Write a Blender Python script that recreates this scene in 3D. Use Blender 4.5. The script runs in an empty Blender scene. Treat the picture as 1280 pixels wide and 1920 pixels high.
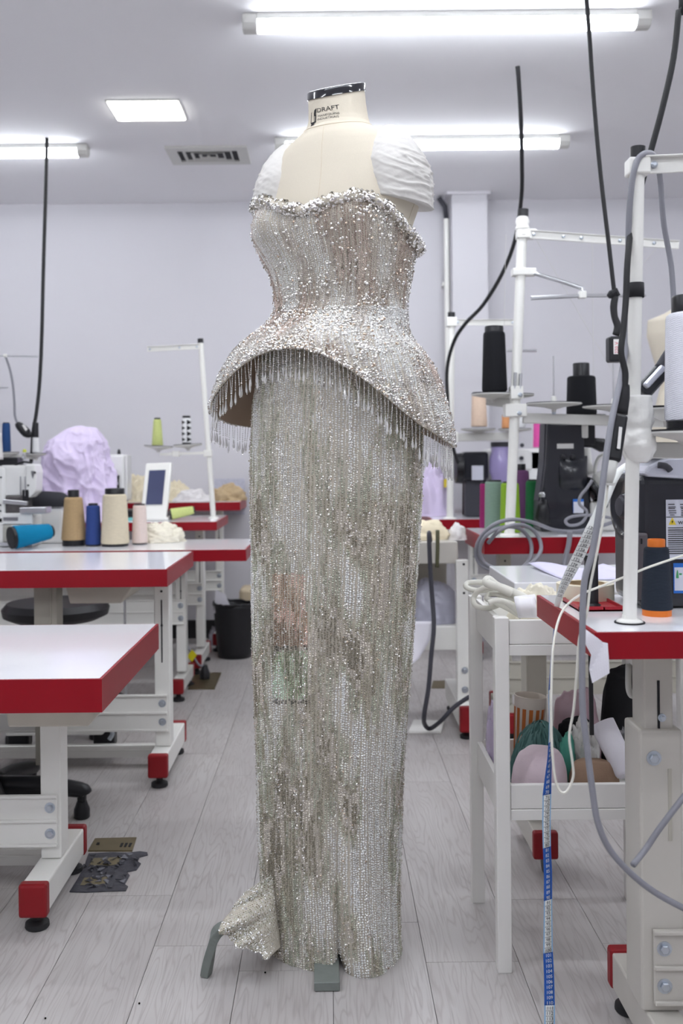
import bpy, bmesh, math, random
import numpy as np
from math import sin, cos, pi, radians as R
from mathutils import Vector as V, Matrix, noise

# ------------------------------------------------------------------ camera
F, CX, CY, H, ROLL = 1850., 615., 860., 1.12, R(.55)     # focal px, axis pixel, eye height, roll (1280x1920 frame)
sc = bpy.context.scene
C = sc.collection
cam = bpy.data.cameras.new('camera'); co = bpy.data.objects.new('camera', cam); C.objects.link(co)
cam.sensor_width = cam.sensor_height = 36; cam.lens = 36*F/1920; cam.clip_start = .05
cam.shift_x = (640-CX)/1920; cam.shift_y = (CY-960)/1920
co.matrix_world = Matrix.Translation((0, 0, H)) @ Matrix.Rotation(pi/2, 4, 'X') @ Matrix.Rotation(-ROLL, 4, 'Z')
cam.dof.use_dof = True; cam.dof.focus_distance = 2.12; cam.dof.aperture_fstop = 4.5
sc.camera = co
vs = sc.view_settings
vs.view_transform = 'Standard'; vs.look = 'None'; vs.gamma = 1; vs.use_curve_mapping = False
vs.exposure = 1.08
# ------------------------------------------------------------------ world and lamp levels
w = bpy.data.worlds.new('world'); sc.world = w; w.use_nodes = True
w.node_tree.nodes['Background'].inputs[0].default_value = (.8, .82, .9, 1)
w.node_tree.nodes['Background'].inputs[1].default_value = .35
TUBE_E, PANEL_E = 15.5, 9.0        # emission of the tube diffusers / the square panel
TUBE_C, PANEL_C = (.90, .945, 1.0), (1.0, 1.0, .93)
try: sc.cycles.use_denoising = True
except Exception: pass

# ------------------------------------------------------------------ helpers
rnd = random.Random(7)
def un(px, py):
    dx, dy = px-CX, py-CY; c, s = cos(ROLL), sin(ROLL)
    return (c*dx-s*dy)/F, (s*dx+c*dy)/F
def U(px, py, Y):                       # the point seen at a pixel, Y metres from the lens plane
    a, b = un(px, py); return V((a*Y, Y, H-b*Y))
def onz(px, py, z):                     # the point seen at a pixel on the level plane z
    a, b = un(px, py); Y = (H-z)/b; return V((a*Y, Y, z))

class MB:
    def __init__(s): s.v = []; s.f = []; s.mi = []
    def add(s, vs_, fs, m=0):
        o = len(s.v); s.v += [V(p) for p in vs_]; s.f += [tuple(i+o for i in f) for f in fs]; s.mi += [m]*len(fs); return s
    def box(s, x0, x1, y0, y1, z0, z1, m=0):
        vs_ = [(x, y, z) for z in (z0, z1) for y in (y0, y1) for x in (x0, x1)]
        return s.add(vs_, [(0,2,3,1), (4,5,7,6), (0,1,5,4), (2,6,7,3), (0,4,6,2), (1,3,7,5)], m)
    def bar(s, p, q, w_, h_, up=(0,0,1), m=0):
        p, q = V(p), V(q); t = (q-p).normalized(); u = V(up)
        if abs(t.dot(u)) > .95: u = V((0,1,0))
        a = t.cross(u).normalized()*(w_/2); b = a.cross(t).normalized()*(h_/2)
        vs_ = [p-a-b, p+a-b, p+a+b, p-a+b, q-a-b, q+a-b, q+a+b, q-a+b]
        return s.add(vs_, [(0,3,2,1), (4,5,6,7), (0,1,5,4), (1,2,6,5), (2,3,7,6), (3,0,4,7)], m)
    def tube(s, pts, r, n=8, m=0, caps=True, smooth=0):
        pts = [V(p) for p in pts]
        if smooth: pts = spline(pts, smooth)
        k = len(pts); rs = r if isinstance(r, (list, tuple)) else [r]*k
        if len(rs) != k: rs = list(np.interp(np.linspace(0, 1, k), np.linspace(0, 1, len(rs)), rs))
        o = len(s.v); a = None
        for i, p in enumerate(pts):
            t = (pts[min(i+1, k-1)]-pts[max(i-1, 0)])
            t = t.normalized() if t.length > 1e-9 else V((0,0,1))
            if a is None: a = t.cross(V((0,0,1)) if abs(t.z) < .9 else V((0,1,0))).normalized()
            else: a = (a-t*a.dot(t)).normalized()
            b = t.cross(a)
            for j in range(n):
                th = 2*pi*j/n; s.v.append(p+(a*cos(th)+b*sin(th))*rs[i])
        for i in range(k-1):
            for j in range(n):
                j2 = (j+1) % n
                s.f.append((o+i*n+j, o+i*n+j2, o+(i+1)*n+j2, o+(i+1)*n+j)); s.mi.append(m)
        if caps:
            s.f.append(tuple(o+j for j in reversed(range(n)))); s.f.append(tuple(o+(k-1)*n+j for j in range(n))); s.mi += [m, m]
        return s
    def lathe(s, prof, c=(0,0,0), n=20, M=None, m=0, ms=None):
        c = V(c); o = len(s.v); k = len(prof)
        for r, z in prof:
            for j in range(n):
                p = V((r*cos(2*pi*j/n), r*sin(2*pi*j/n), z))
                s.v.append((M @ p if M else p)+c)
        for i in range(k-1):
            for j in range(n):
                j2 = (j+1) % n
                s.f.append((o+i*n+j, o+i*n+j2, o+(i+1)*n+j2, o+(i+1)*n+j)); s.mi.append(ms[i] if ms else m)
        if prof[0][0] > 1e-5: s.f.append(tuple(o+j for j in reversed(range(n)))); s.mi.append(ms[0] if ms else m)
        if prof[-1][0] > 1e-5: s.f.append(tuple(o+(k-1)*n+j for j in range(n))); s.mi.append(ms[-1] if ms else m)
        return s
    def grid(s, fn, nu, nv, cu=False, m=0):
        o = len(s.v)
        for i in range(nv+1):
            for j in range(nu if cu else nu+1): s.v.append(V(fn(j/nu, i/nv)))
        W = nu if cu else nu+1
        for i in range(nv):
            for j in range(nu):
                j2 = (j+1) % W if cu else j+1
                s.f.append((o+i*W+j, o+i*W+j2, o+(i+1)*W+j2, o+(i+1)*W+j)); s.mi.append(m)
        return s
    def prism(s, poly, d, m=0):              # poly: 3-D points of a flat outline, d: extrusion vector
        poly = [V(p) for p in poly]; d = V(d); n = len(poly)
        fs = [tuple(reversed(range(n))), tuple(range(n, 2*n))]+[(i, (i+1) % n, n+(i+1) % n, n+i) for i in range(n)]
        return s.add(poly+[p+d for p in poly], fs, m)
    def strip(s, pts, w_, h_, k=6, m=0):     # bar of rectangular section swept along a path, its width kept level
        P = spline(pts, k); o = len(s.v)
        for i, p in enumerate(P):
            t = (P[min(i+1, len(P)-1)]-P[max(i-1, 0)]).normalized(); a = t.cross(V((0,0,1)))
            a = (a.normalized() if a.length > .05 else V((0,1,0))); b = a.cross(t).normalized()
            for u, v in ((-1,-1), (1,-1), (1,1), (-1,1)): s.v.append(p+a*u*w_/2+b*v*h_/2)
        for i in range(len(P)-1):
            for j in range(4): s.f.append((o+i*4+j, o+i*4+(j+1) % 4, o+i*4+4+(j+1) % 4, o+i*4+4+j)); s.mi.append(m)
        s.f += [(o+3, o+2, o+1, o), tuple(o+4*(len(P)-1)+j for j in range(4))]; s.mi += [m, m]
        return s
    def xf(s, M): s.v = [M @ p for p in s.v]; return s
    def join(s, o_): return s.add(o_.v, o_.f)

def spline(P, k=6):
    P = [V(p) for p in P]; out = []
    for i in range(len(P)-1):
        p0, p1, p2, p3 = P[max(i-1, 0)], P[i], P[i+1], P[min(i+2, len(P)-1)]
        for j in range(k):
            t = j/k
            out.append(.5*((2*p1)+(p2-p0)*t+(2*p0-5*p1+4*p2-p3)*t*t+(3*p1-p0-3*p2+p3)*t**3))
    return out+[P[-1]]

ROOT = {}
def world_loc(o):
    l = V((0,0,0))
    while o is not None: l = l+V(o.location); o = o.parent
    return l
def obj(name, mb, mat, parent=None, smooth=False, bevel=0, local=False, label=None, seg=2, solid=0):
    vv = mb.v
    if parent is not None and not local:
        l = world_loc(parent); vv = [p-l for p in vv]
    me = bpy.data.meshes.new(name); me.from_pydata([tuple(p) for p in vv], [], mb.f); me.update()
    mats = mat if isinstance(mat, (list, tuple)) else [mat]
    for x in mats: me.materials.append(x)
    if len(mats) > 1: me.polygons.foreach_set('material_index', mb.mi)
    if smooth: me.polygons.foreach_set('use_smooth', [True]*len(me.polygons))
    o = bpy.data.objects.new(name, me); C.objects.link(o); o.parent = parent
    if smooth == 'a':
        me.set_sharp_from_angle(angle=R(40))
    if solid:
        md = o.modifiers.new('thick', 'SOLIDIFY'); md.thickness = solid; md.offset = 0
    if bevel:
        md = o.modifiers.new('bevel', 'BEVEL'); md.width = bevel; md.segments = seg; md.limit_method = 'ANGLE'; md.angle_limit = R(35)
    if label: o['label'] = label
    return o
def thing(name, label, cat, loc=(0,0,0), group=None, rz=0):
    o = bpy.data.objects.new(name, None); o.empty_display_size = .05; C.objects.link(o)
    o.location = loc; o.rotation_euler = (0, 0, rz)
    return tag(o, label, cat, group)
def tag(o, label, cat, group=None):
    o['label'] = label; o['category'] = cat
    if group: o['group'] = group
    return o
def one(name, mb, mat, label, cat, group=None, **k): return tag(obj(name, mb, mat, **k), label, cat, group)
def struct(name, mb, mat, **k):
    o = obj(name, mb, mat, **k); o['kind'] = 'structure'; return o
def copy_tree(o, parent=None):
    c = o.copy(); C.objects.link(c); c.parent = parent
    for ch in o.children: copy_tree(ch, c)
    return c

# ------------------------------------------------------------------ materials
def mat(name, col, rough=.5, metal=0, noise_s=0, noise_a=.06, bump=0, bump_s=200, spec=.5, coat=0, trans=0, alpha=1, emit=None, stretch=None, sheen=0, ior=1.45, sub=0):
    m = bpy.data.materials.new(name); m.use_nodes = True; nt = m.node_tree; b = nt.nodes['Principled BSDF']
    c = (*col, 1)
    b.inputs['Base Color'].default_value = c; b.inputs['Roughness'].default_value = rough; b.inputs['Metallic'].default_value = metal
    b.inputs['Specular IOR Level'].default_value = spec; b.inputs['Coat Weight'].default_value = coat
    b.inputs['Transmission Weight'].default_value = trans; b.inputs['Alpha'].default_value = alpha; b.inputs['IOR'].default_value = ior
    b.inputs['Sheen Weight'].default_value = sheen
    if emit: b.inputs['Emission Color'].default_value = (*emit[0], 1); b.inputs['Emission Strength'].default_value = emit[1]
    tc = nt.nodes.new('ShaderNodeTexCoord'); mp = nt.nodes.new('ShaderNodeMapping'); nt.links.new(tc.outputs['Object'], mp.inputs[0])
    if stretch: mp.inputs['Scale'].default_value = stretch
    n = nt.nodes.new('ShaderNodeTexNoise'); n.inputs['Scale'].default_value = noise_s or 12; n.inputs['Detail'].default_value = 5
    nt.links.new(mp.outputs[0], n.inputs['Vector'])
    mx = nt.nodes.new('ShaderNodeMix'); mx.data_type = 'RGBA'
    mx.inputs['A'].default_value = tuple(max(0, x*(1-noise_a)) for x in col)+(1,); mx.inputs['B'].default_value = tuple(min(1, x*(1+noise_a)) for x in col)+(1,)
    nt.links.new(n.outputs['Fac'], mx.inputs['Factor']); nt.links.new(mx.outputs['Result'], b.inputs['Base Color'])
    if bump:
        n2 = nt.nodes.new('ShaderNodeTexNoise'); n2.inputs['Scale'].default_value = bump_s; nt.links.new(mp.outputs[0], n2.inputs['Vector'])
        bp = nt.nodes.new('ShaderNodeBump'); bp.inputs['Strength'].default_value = bump; bp.inputs['Distance'].default_value = .002
        nt.links.new(n2.outputs['Fac'], bp.inputs['Height']); nt.links.new(bp.outputs[0], b.inputs['Normal'])
    return m
def thread_mat(name, col, pitch=900, spec=.3):      # wound thread: fine horizontal ridges, slight colour drift
    m = mat(name, col, .75, noise_s=60, noise_a=.12, spec=spec, stretch=(1, 1, 4)); nt = m.node_tree; b = nt.nodes['Principled BSDF']
    tc = nt.nodes.new('ShaderNodeTexCoord'); wv = nt.nodes.new('ShaderNodeTexWave'); wv.bands_direction = 'Z'; wv.inputs['Scale'].default_value = pitch/6.28
    wv.inputs['Distortion'].default_value = 1.5; nt.links.new(tc.outputs['Object'], wv.inputs['Vector'])
    bp = nt.nodes.new('ShaderNodeBump'); bp.inputs['Strength'].default_value = .5; bp.inputs['Distance'].default_value = .001
    nt.links.new(wv.outputs['Fac'], bp.inputs['Height']); nt.links.new(bp.outputs[0], b.inputs['Normal'])
    return m
def srgb(r, g, b):
    f = lambda x: (x/255/12.92 if x/255 <= .04045 else ((x/255+.055)/1.055)**2.4)
    return (f(r), f(g), f(b))

M = {}
M['wall'] = mat('wall_paint', srgb(208, 206, 211), .85, noise_s=3, noise_a=.015, bump=.06, bump_s=300)
M['ceil'] = mat('ceiling_paint', srgb(240, 239, 242), .9, noise_s=2, noise_a=.012)
M['base'] = mat('baseboard_black', (.012, .012, .014), .45)
M['white'] = mat('white_enamel', srgb(238, 237, 232), .35, noise_s=8, noise_a=.02, coat=.2)
M['cream'] = mat('cream_enamel', srgb(198, 194, 186), .4, noise_s=8, noise_a=.03, coat=.15)
M['lam'] = mat('white_laminate', srgb(248, 248, 252), .16, noise_s=5, noise_a=.012, coat=.3)
M['red'] = mat('red_edge_band', srgb(146, 6, 26), .38, noise_s=14, noise_a=.05, spec=.35)
M['redcap'] = mat('red_plastic_cap', srgb(140, 12, 24), .45, noise_s=20, noise_a=.08)
M['black'] = mat('black_plastic', (.012, .012, .015), .35, noise_s=20, noise_a=.2)
M['blackm'] = mat('black_matte', (.014, .014, .017), .7, noise_s=40, noise_a=.2)
M['blackcoat'] = mat('black_machine_paint', (.016, .017, .024), .28, noise_s=10, noise_a=.15, coat=.3)
M['rubber'] = mat('rubber_black', (.018, .018, .02), .6)
M['steel'] = mat('steel', (.62, .63, .65), .28, 1, noise_s=40)
M['zinc'] = mat('zinc_bolt', (.55, .6, .66), .35, 1, noise_s=60, noise_a=.15)
M['greyc'] = mat('grey_cable', srgb(140, 140, 148), .5)
M['dgrey'] = mat('dark_grey_cable', srgb(62, 62, 70), .5)
M['whitec'] = mat('white_cord', srgb(226, 224, 214), .5)
M['plastic'] = mat('clear_plastic', (.9, .9, .95), .18, trans=.75, alpha=.55, noise_s=9, bump=.5, bump_s=30, ior=1.2)
M['wrap'] = mat('stretch_wrap', srgb(238, 237, 233), .22, coat=.5, noise_s=25, noise_a=.03, bump=.6, bump_s=60)
M['paper'] = mat('white_paper', srgb(238, 236, 244), .8)
M['tape'] = mat('masking_tape', srgb(228, 220, 198), .7)
M['greypl'] = mat('light_grey_plastic', srgb(205, 204, 200), .45)
# ------------------------------------------------------------------ room
CEIL = 2.735; WY = 6.2
def wood_mat():
    m = bpy.data.materials.new('greyed_oak_vinyl'); m.use_nodes = True; nt = m.node_tree; N = nt.nodes; L = nt.links; b = N['Principled BSDF']
    tc = N.new('ShaderNodeTexCoord'); oi = N.new('ShaderNodeObjectInfo')
    off = N.new('ShaderNodeVectorMath'); off.operation = 'SCALE'; off.inputs[0].default_value = (13, 7, 3); L.new(oi.outputs['Random'], off.inputs['Scale'])
    ad = N.new('ShaderNodeVectorMath'); L.new(tc.outputs['Object'], ad.inputs[0]); L.new(off.outputs[0], ad.inputs[1])
    mp = N.new('ShaderNodeMapping'); mp.inputs['Scale'].default_value = (9, .9, 1); L.new(ad.outputs[0], mp.inputs[0])
    n0 = N.new('ShaderNodeTexNoise'); n0.inputs['Scale'].default_value = 1.1; n0.inputs['Detail'].default_value = 3; L.new(mp.outputs[0], n0.inputs['Vector'])
    mul = N.new('ShaderNodeMath'); mul.operation = 'MULTIPLY'; mul.inputs[1].default_value = 22; L.new(n0.outputs['Fac'], mul.inputs[0])
    fr = N.new('ShaderNodeMath'); fr.operation = 'PINGPONG'; fr.inputs[1].default_value = .5; L.new(mul.outputs[0], fr.inputs[0])
    n1 = N.new('ShaderNodeTexNoise'); n1.inputs['Scale'].default_value = 60; n1.inputs['Detail'].default_value = 6
    mp2 = N.new('ShaderNodeMapping'); mp2.inputs['Scale'].default_value = (3, .12, 1); L.new(ad.outputs[0], mp2.inputs[0]); L.new(mp2.outputs[0], n1.inputs['Vector'])
    n2 = N.new('ShaderNodeTexNoise'); n2.inputs['Scale'].default_value = 3.2; mp3 = N.new('ShaderNodeMapping'); mp3.inputs['Scale'].default_value = (2, .7, 1)
    L.new(ad.outputs[0], mp3.inputs[0]); L.new(mp3.outputs[0], n2.inputs['Vector'])
    def mix(a, bb, fac, col=True):
        x = N.new('ShaderNodeMix'); x.data_type = 'RGBA'
        for k, q in (('A', a), ('B', bb)):
            if isinstance(q, tuple): x.inputs[k].default_value = (*q, 1)
            else: L.new(q, x.inputs[k])
        L.new(fac, x.inputs['Factor']); return x.outputs['Result']
    def ramp(src, a, bb):
        r = N.new('ShaderNodeMapRange'); r.inputs['From Min'].default_value = a; r.inputs['From Max'].default_value = bb; L.new(src, r.inputs['Value']); return r.outputs[0]
    c1 = mix(srgb(194, 190, 188), srgb(178, 173, 171), ramp(n2.outputs['Fac'], .3, .7))
    c2 = mix(c1, srgb(165, 157, 155), ramp(fr.outputs[0], .30, .62))
    c3 = mix(c2, srgb(157, 150, 148), ramp(n1.outputs['Fac'], .52, .85))
    L.new(c3, b.inputs['Base Color']); b.inputs['Roughness'].default_value = .42; b.inputs['Specular IOR Level'].default_value = .4
    bp = N.new('ShaderNodeBump'); bp.inputs['Strength'].default_value = .12; bp.inputs['Distance'].default_value = .001; L.new(n1.outputs['Fac'], bp.inputs['Height']); L.new(bp.outputs[0], b.inputs['Normal'])
    return m
M['wood'] = wood_mat(); M['gap'] = mat('plank_joint', (.10, .09, .088), .9)
fl = struct('floor', MB().box(-4.1, 4.1, -2.6, WY+.1, -.05, -.004), M['gap'])
PW, PL = .206, 1.22
pm = bpy.data.meshes.new('plank')
g = .0007
pm.from_pydata([(x, y, z) for z in (-.004, 0) for y in (g, PL-g) for x in (g, PW-g)], [], [(0,2,3,1), (4,5,7,6), (0,1,5,4), (2,6,7,3), (0,4,6,2), (1,3,7,5)])
pm.materials.append(M['wood'])
for i in range(-19, 19):
    sh = {-2: 1.055, -1: .94, 0: 1.16, 1: .97, -3: 1.32}.get(i, rnd.random()*PL)
    y = sh-3*PL-.2 if False else sh-3*PL
    while y < WY:
        if y+PL > .55:
            o = bpy.data.objects.new('plank', pm); C.objects.link(o); o.location = (i*PW, y, 0); o.parent = fl
        y += PL
fl2 = MB().box(-4.1, 4.1, -2.6, .6, -.004, -.001)
struct('floor_near', fl2, M['wood'])
struct('ceiling', MB().box(-4.1, 4.1, -2.6, WY+.1, CEIL, CEIL+.1), M['ceil'])
struct('wall_back', MB().box(-4.1, 4.1, WY, WY+.1, 0, CEIL), M['wall'])
struct('wall_left', MB().box(-4.1, -4.0, -2.6, WY, 0, CEIL), M['wall'])
struct('wall_right', MB().box(4.0, 4.1, -2.6, WY, 0, CEIL), M['wall'])
struct('wall_rear', MB().box(-4.1, 4.1, -2.7, -2.6, 0, CEIL), M['wall'])
struct('baseboard_back', MB().box(-4.0, 4.0, WY-.015, WY, 0, .115), M['base'], bevel=.004)
p0, p1 = U(848, 500, 6.0), U(914, 500, 6.0)
struct('wall_pillar', MB().box(p0.x, p1.x, 6.0, WY, 0, CEIL), M['wall'])
struct('trim_1', MB().box(p0.x-.03, p1.x+.02, 5.985, WY, CEIL-.018, CEIL), M['wall'])
cp = U(846, 500, 6.05)
cd = thing('conduit_pipe', 'white vertical conduit pipe running up beside the wall pillar', 'pipe', (cp.x-.02, 6.12, 0))
cb = obj('pipe', MB().tube([(cp.x-.02, 6.12, .6), (cp.x-.02, 6.12, 2.60)], .017, 10), M['white'], cd, smooth='a')
obj('clip', MB().tube([(cp.x-.02, 6.12, 2.60), (cp.x-.03, 6.10, 2.67), (cp.x-.07, 6.09, 2.725)], .016, 8), M['dgrey'], cd, smooth=True)
for zz in (1.3, 2.2): obj('bracket', MB().box(cp.x-.045, cp.x+.005, 6.13, WY, zz-.01, zz+.01), M['white'], cd)

# lamps
def tube_lamp(x0, x1, y, label, group='ceiling tube lamps'):
    t = thing('tube_lamp', label, 'ceiling light', ((x0+x1)/2, y, CEIL-.06), group)
    def sect(x, s, dz=0): return [(x, y+s*a, CEIL-b-dz) for a, b in ((-.036, .0), (-.036, .022), (.036, .022), (.036, .0))]
    obj('housing', MB().prism(sect(x0+.055, 1), (x1-x0-.11, 0, 0)), M['greypl'], t)
    dm = MB().prism([(x0+.055, y+a, CEIL-.022-b) for a, b in ((-.034, 0), (-.034, .014), (-.024, .03), (-.01, .037), (.01, .037), (.024, .03), (.034, .014), (.034, 0))], (x1-x0-.11, 0, 0))
    obj('diffuser', dm, M['tube'], t)
    for xa, xb in ((x0, x0+.055), (x1-.055, x1)):
        obj('end_cap', MB().prism([(xa, y+a, CEIL-b) for a, b in ((-.037, 0), (-.037, .036), (-.025, .055), (-.01, .06), (.01, .06), (.025, .055), (.037, .036), (.037, 0))], (xb-xa, 0, 0)), M['greypl'], t, bevel=.006)
M['tube'] = mat('lit_tube_diffuser', (1, 1, 1), .4, emit=(TUBE_C, TUBE_E))
M['panel'] = mat('lit_panel_diffuser', (1, 1, 1), .4, emit=(PANEL_C, PANEL_E))
a, b_ = U(455, 45, 3.6), U(1217, 42, 3.6); tube_lamp(a.x, b_.x, 3.6, 'lit white tube lamp on the ceiling above the gown, crossed by a cable')
L_ = b_.x-a.x; e = U(1066, 270, 4.98); tube_lamp(e.x-L_, e.x, 4.98, 'lit tube lamp on the ceiling partly hidden behind the dress form shoulder')
e = U(166, 282, 5.05); tube_lamp(e.x-L_, e.x, 5.05, 'lit tube lamp on the ceiling behind the single black cable beside the wall')
for x, y in ((-1.7, 2.5), (-1.7, 1.2), (-1.7, -.4), (.1, 1.8), (.1, .3), (.1, -1.2), (2.3, 2.6), (1.9, 1.2), (1.9, -.4), (2.6, 4.3)):  # unseen tube lamps added to brighten tables, floor and right wall
    tube_lamp(x-L_/2, x+L_/2, y, 'added unseen tube lamp on the ceiling brightening the room')
q = [U(200, 181, 4.42), U(333, 179, 4.42)]; yb = 4.66
pl = thing('panel_lamp', 'square lit panel lamp recessed flush in the ceiling', 'ceiling light', (q[0].x+.16, 4.5, CEIL-.012))
obj('rim', MB().box(q[0].x-.008, q[1].x+.008, 4.412, yb+.008, CEIL-.006, CEIL), M['greypl'], pl, bevel=.003)
obj('diffuser', MB().box(q[0].x, q[1].x, 4.42, yb, CEIL-.012, CEIL-.003), M['panel'], pl, bevel=.004)
# air vent
va, vb = U(308, 271, 5.07), U(462, 270, 5.07); vy0, vy1 = 5.07, 5.36
vt = thing('air_vent', 'square louvred air vent set in the ceiling', 'vent', ((va.x+vb.x)/2, 5.2, CEIL-.02))
M['ventdark'] = mat('vent_inside', (.03, .03, .035), .8)
fr = MB(); bw = .055
for x0, x1, y0, y1 in ((va.x, vb.x, vy0, vy0+bw), (va.x, vb.x, vy1-bw, vy1), (va.x, va.x+bw, vy0+bw, vy1-bw), (vb.x-bw, vb.x, vy0+bw, vy1-bw)): fr.box(x0, x1, y0, y1, CEIL-.012, CEIL)
obj('frame', fr, M['greypl'], vt); obj('backing', MB().box(va.x+bw, vb.x-bw, vy0+bw, vy1-bw, CEIL-.004, CEIL-.001), M['ventdark'], vt)
for k in range(4):
    i0 = .05+.032*k; x0, x1 = va.x+i0*1.25+.02, vb.x-i0*1.25-.02; y0, y1 = vy0+i0*.72+.022, vy1-i0*.72-.022
    if y1-y0 < .02: break
    lv = MB()
    for (ax, ay), (bx, by) in (((x0, y0), (x1, y0)), ((x1, y0), (x1, y1)), ((x1, y1), (x0, y1)), ((x0, y1), (x0, y0))):
        cx_, cy_ = (x0+x1)/2, (y0+y1)/2
        def inn(px, py, s=.012): return (px+(s if px < cx_ else -s), py+(s*.8 if py < cy_ else -s*.8))
        c1, c2 = inn(ax, ay), inn(bx, by)
        lv.prism([(ax, ay, CEIL-.012), (bx, by, CEIL-.012), (c2[0], c2[1], CEIL-.002), (c1[0], c1[1], CEIL-.002)], (0, 0, -.002))
    obj('louvre', lv, M['greypl'], vt)
# ------------------------------------------------------------------ dress form and beaded gown
GY, TH = 2.28, R(28)                     # axis distance, turn of the body (faces camera-left)
S0 = F/GY
def zy(y): return H-(y-CY)/S0
def xp(x, y): return ((x-CX)-(y-CY)*sin(ROLL))/S0
def table(rows):
    rows = sorted(((zy(y), xp(l, y), xp(r, y)) for y, l, r in rows))
    z = np.array([q[0] for q in rows]); c = np.array([(q[1]+q[2])/2 for q in rows]); w_ = np.array([(q[2]-q[1])/2 for q in rows])
    return z, c, w_
BOD = table([(360, 487, 770), (385, 482, 772), (405, 478, 775), (430, 475, 777), (450, 477, 778), (475, 487, 776), (510, 506, 768), (540, 514, 762), (575, 516, 757), (590, 511, 757),
             (605, 500, 757), (620, 481, 759), (640, 455, 767), (660, 437, 784), (680, 425, 799), (700, 415, 809), (720, 408, 817), (740, 402, 823), (760, 397, 829), (785, 394, 834), (815, 394, 840), (850, 396, 842)])
SKI = table([(600, 515, 757), (650, 495, 765), (700, 483, 778), (760, 474, 786), (850, 470, 787), (950, 470, 784), (1050, 472, 778), (1150, 472, 771), (1250, 474, 765), (1350, 478, 757), (1450, 482, 750),
             (1550, 484, 748), (1650, 489, 746), (1700, 493, 746), (1750, 496, 747), (1800, 497, 752), (1850, 500, 756)])
def ell(T, z, r):
    cx = np.interp(z, T[0], T[1]); w_ = np.interp(z, T[0], T[2]); a = w_/np.sqrt(cos(TH)**2+(r*sin(TH))**2)
    return cx, a, a*r
def bod(phi, z, off=0.):                 # numpy: surface of the bodice and peplum
    t = np.clip((z-zy(650))/(zy(575)-zy(650)), 0, 1); r = .84-.10*t
    cx, a, b = ell(BOD, z, r); a = a+off; b = b+off
    zb = zy(432); bump = 0
    for s in (-1, 1): bump = bump+.024*np.exp(-((phi-s*.56)/.34)**2-((z-zb)/.048)**2)
    lx = (a+bump)*np.sin(phi); ly = -(b+bump)*np.cos(phi)
    # gentle flute of the peplum
    k = np.clip((zy(640)-z)/.2, 0, 1)*.008
    lx = lx*(1+k*np.sin(phi*5)/.25); ly = ly*(1+k*np.sin(phi*5)/.25)
    return np.stack([cx+lx*cos(TH)+ly*sin(TH), GY-lx*sin(TH)+ly*cos(TH), z+0*phi], -1)
def ski(phi, z, off=0.):
    cx, a, b = ell(SKI, z, .78)
    k = np.clip((.55-z)/.55, 0, 1)**1.6
    d = lambda c, s: np.exp(-((phi-c)/s)**2)
    rad = 1+k*(.15*d(.90, .32)-.30*d(.52, .08)+.03*d(-.25, .3))
    rad = rad+.006*np.sin(phi*9+z*4)*np.clip((1.0-z)/1., 0, 1)
    lx = (a+off)*np.sin(phi)*rad; ly = -(b+off)*np.cos(phi)*rad
    return np.stack([cx+lx*cos(TH)+ly*sin(TH), GY-lx*sin(TH)+ly*cos(TH), z+0*phi], -1)
def zfor(fn, phi, y):                    # height at which the surface at this angle is seen on image row y
    z = zy(y)
    for _ in range(6):
        p = fn(np.array(phi), np.array(z)); z = H-(y-CY)/F*float(p[1])
    return z
def curve_z(fn, pts):
    ph = [R(a) for a, _ in pts]; zz = [zfor(fn, p, y) for p, (_, y) in zip(ph, pts)]
    def f(phi):
        phi = (np.asarray(phi)+pi) % (2*pi)-pi
        return np.interp(phi, ph, zz)
    return f
NECKL = curve_z(bod, [(-180, 462), (-130, 440), (-95, 405), (-70, 386), (-50, 377), (-34, 373), (-20, 379), (-8, 388), (0, 390), (8, 386), (20, 373), (32, 366), (44, 368), (58, 388), (70, 415), (84, 442), (100, 458), (125, 470), (180, 462)])
PHEM = curve_z(bod, [(-180, 806), (-140, 803), (-110, 800), (-90, 793), (-70, 778), (-60, 758), (-50, 738), (-38, 708), (-28, 684), (-18, 666), (-8, 656), (2, 652), (12, 654), (22, 664), (34, 690), (46, 724), (58, 764), (70, 800), (84, 828), (100, 842), (120, 838), (150, 815), (180, 806)])
SHEM = curve_z(ski, [(-180, 1800), (-110, 1790), (-75, 1778), (-60, 1792), (-45, 1808), (-25, 1822), (0, 1831), (20, 1830), (26, 1818), (30, 1785), (34, 1820), (39, 1845), (50, 1853), (62, 1851), (75, 1838), (88, 1818), (120, 1805), (180, 1800)])
WAIST = zy(590)
def shell(fn, lo, hi, nu, nv, off=0.):
    ph = np.linspace(-pi, pi, nu, endpoint=False); v = np.linspace(0, 1, nv+1)
    A, B = np.meshgrid(ph, v); L0 = lo(A) if callable(lo) else lo+0*A; H0 = hi(A) if callable(hi) else hi+0*A
    P = fn(A, L0+(H0-L0)*B, off).reshape(-1, 3)
    m_ = MB(); m_.v = [V(p) for p in P]
    m_.f = [(i*nu+j, i*nu+(j+1) % nu, (i+1)*nu+(j+1) % nu, (i+1)*nu+j) for i in range(nv) for j in range(nu)]; m_.mi = [0]*len(m_.f)
    return m_
nr = np.random.RandomState(11)
def vnoise(u, v, seed, n=64):
    g_ = np.random.RandomState(seed).rand(n, n); i = np.floor(u).astype(int); j = np.floor(v).astype(int); fu = u-i; fv = v-j
    fu = fu*fu*(3-2*fu); fv = fv*fv*(3-2*fv); G = lambda a, b: g_[a % n, b % n]
    return (G(i, j)*(1-fu)+G(i+1, j)*fu)*(1-fv)+(G(i, j+1)*(1-fu)+G(i+1, j+1)*fu)*fv
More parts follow.
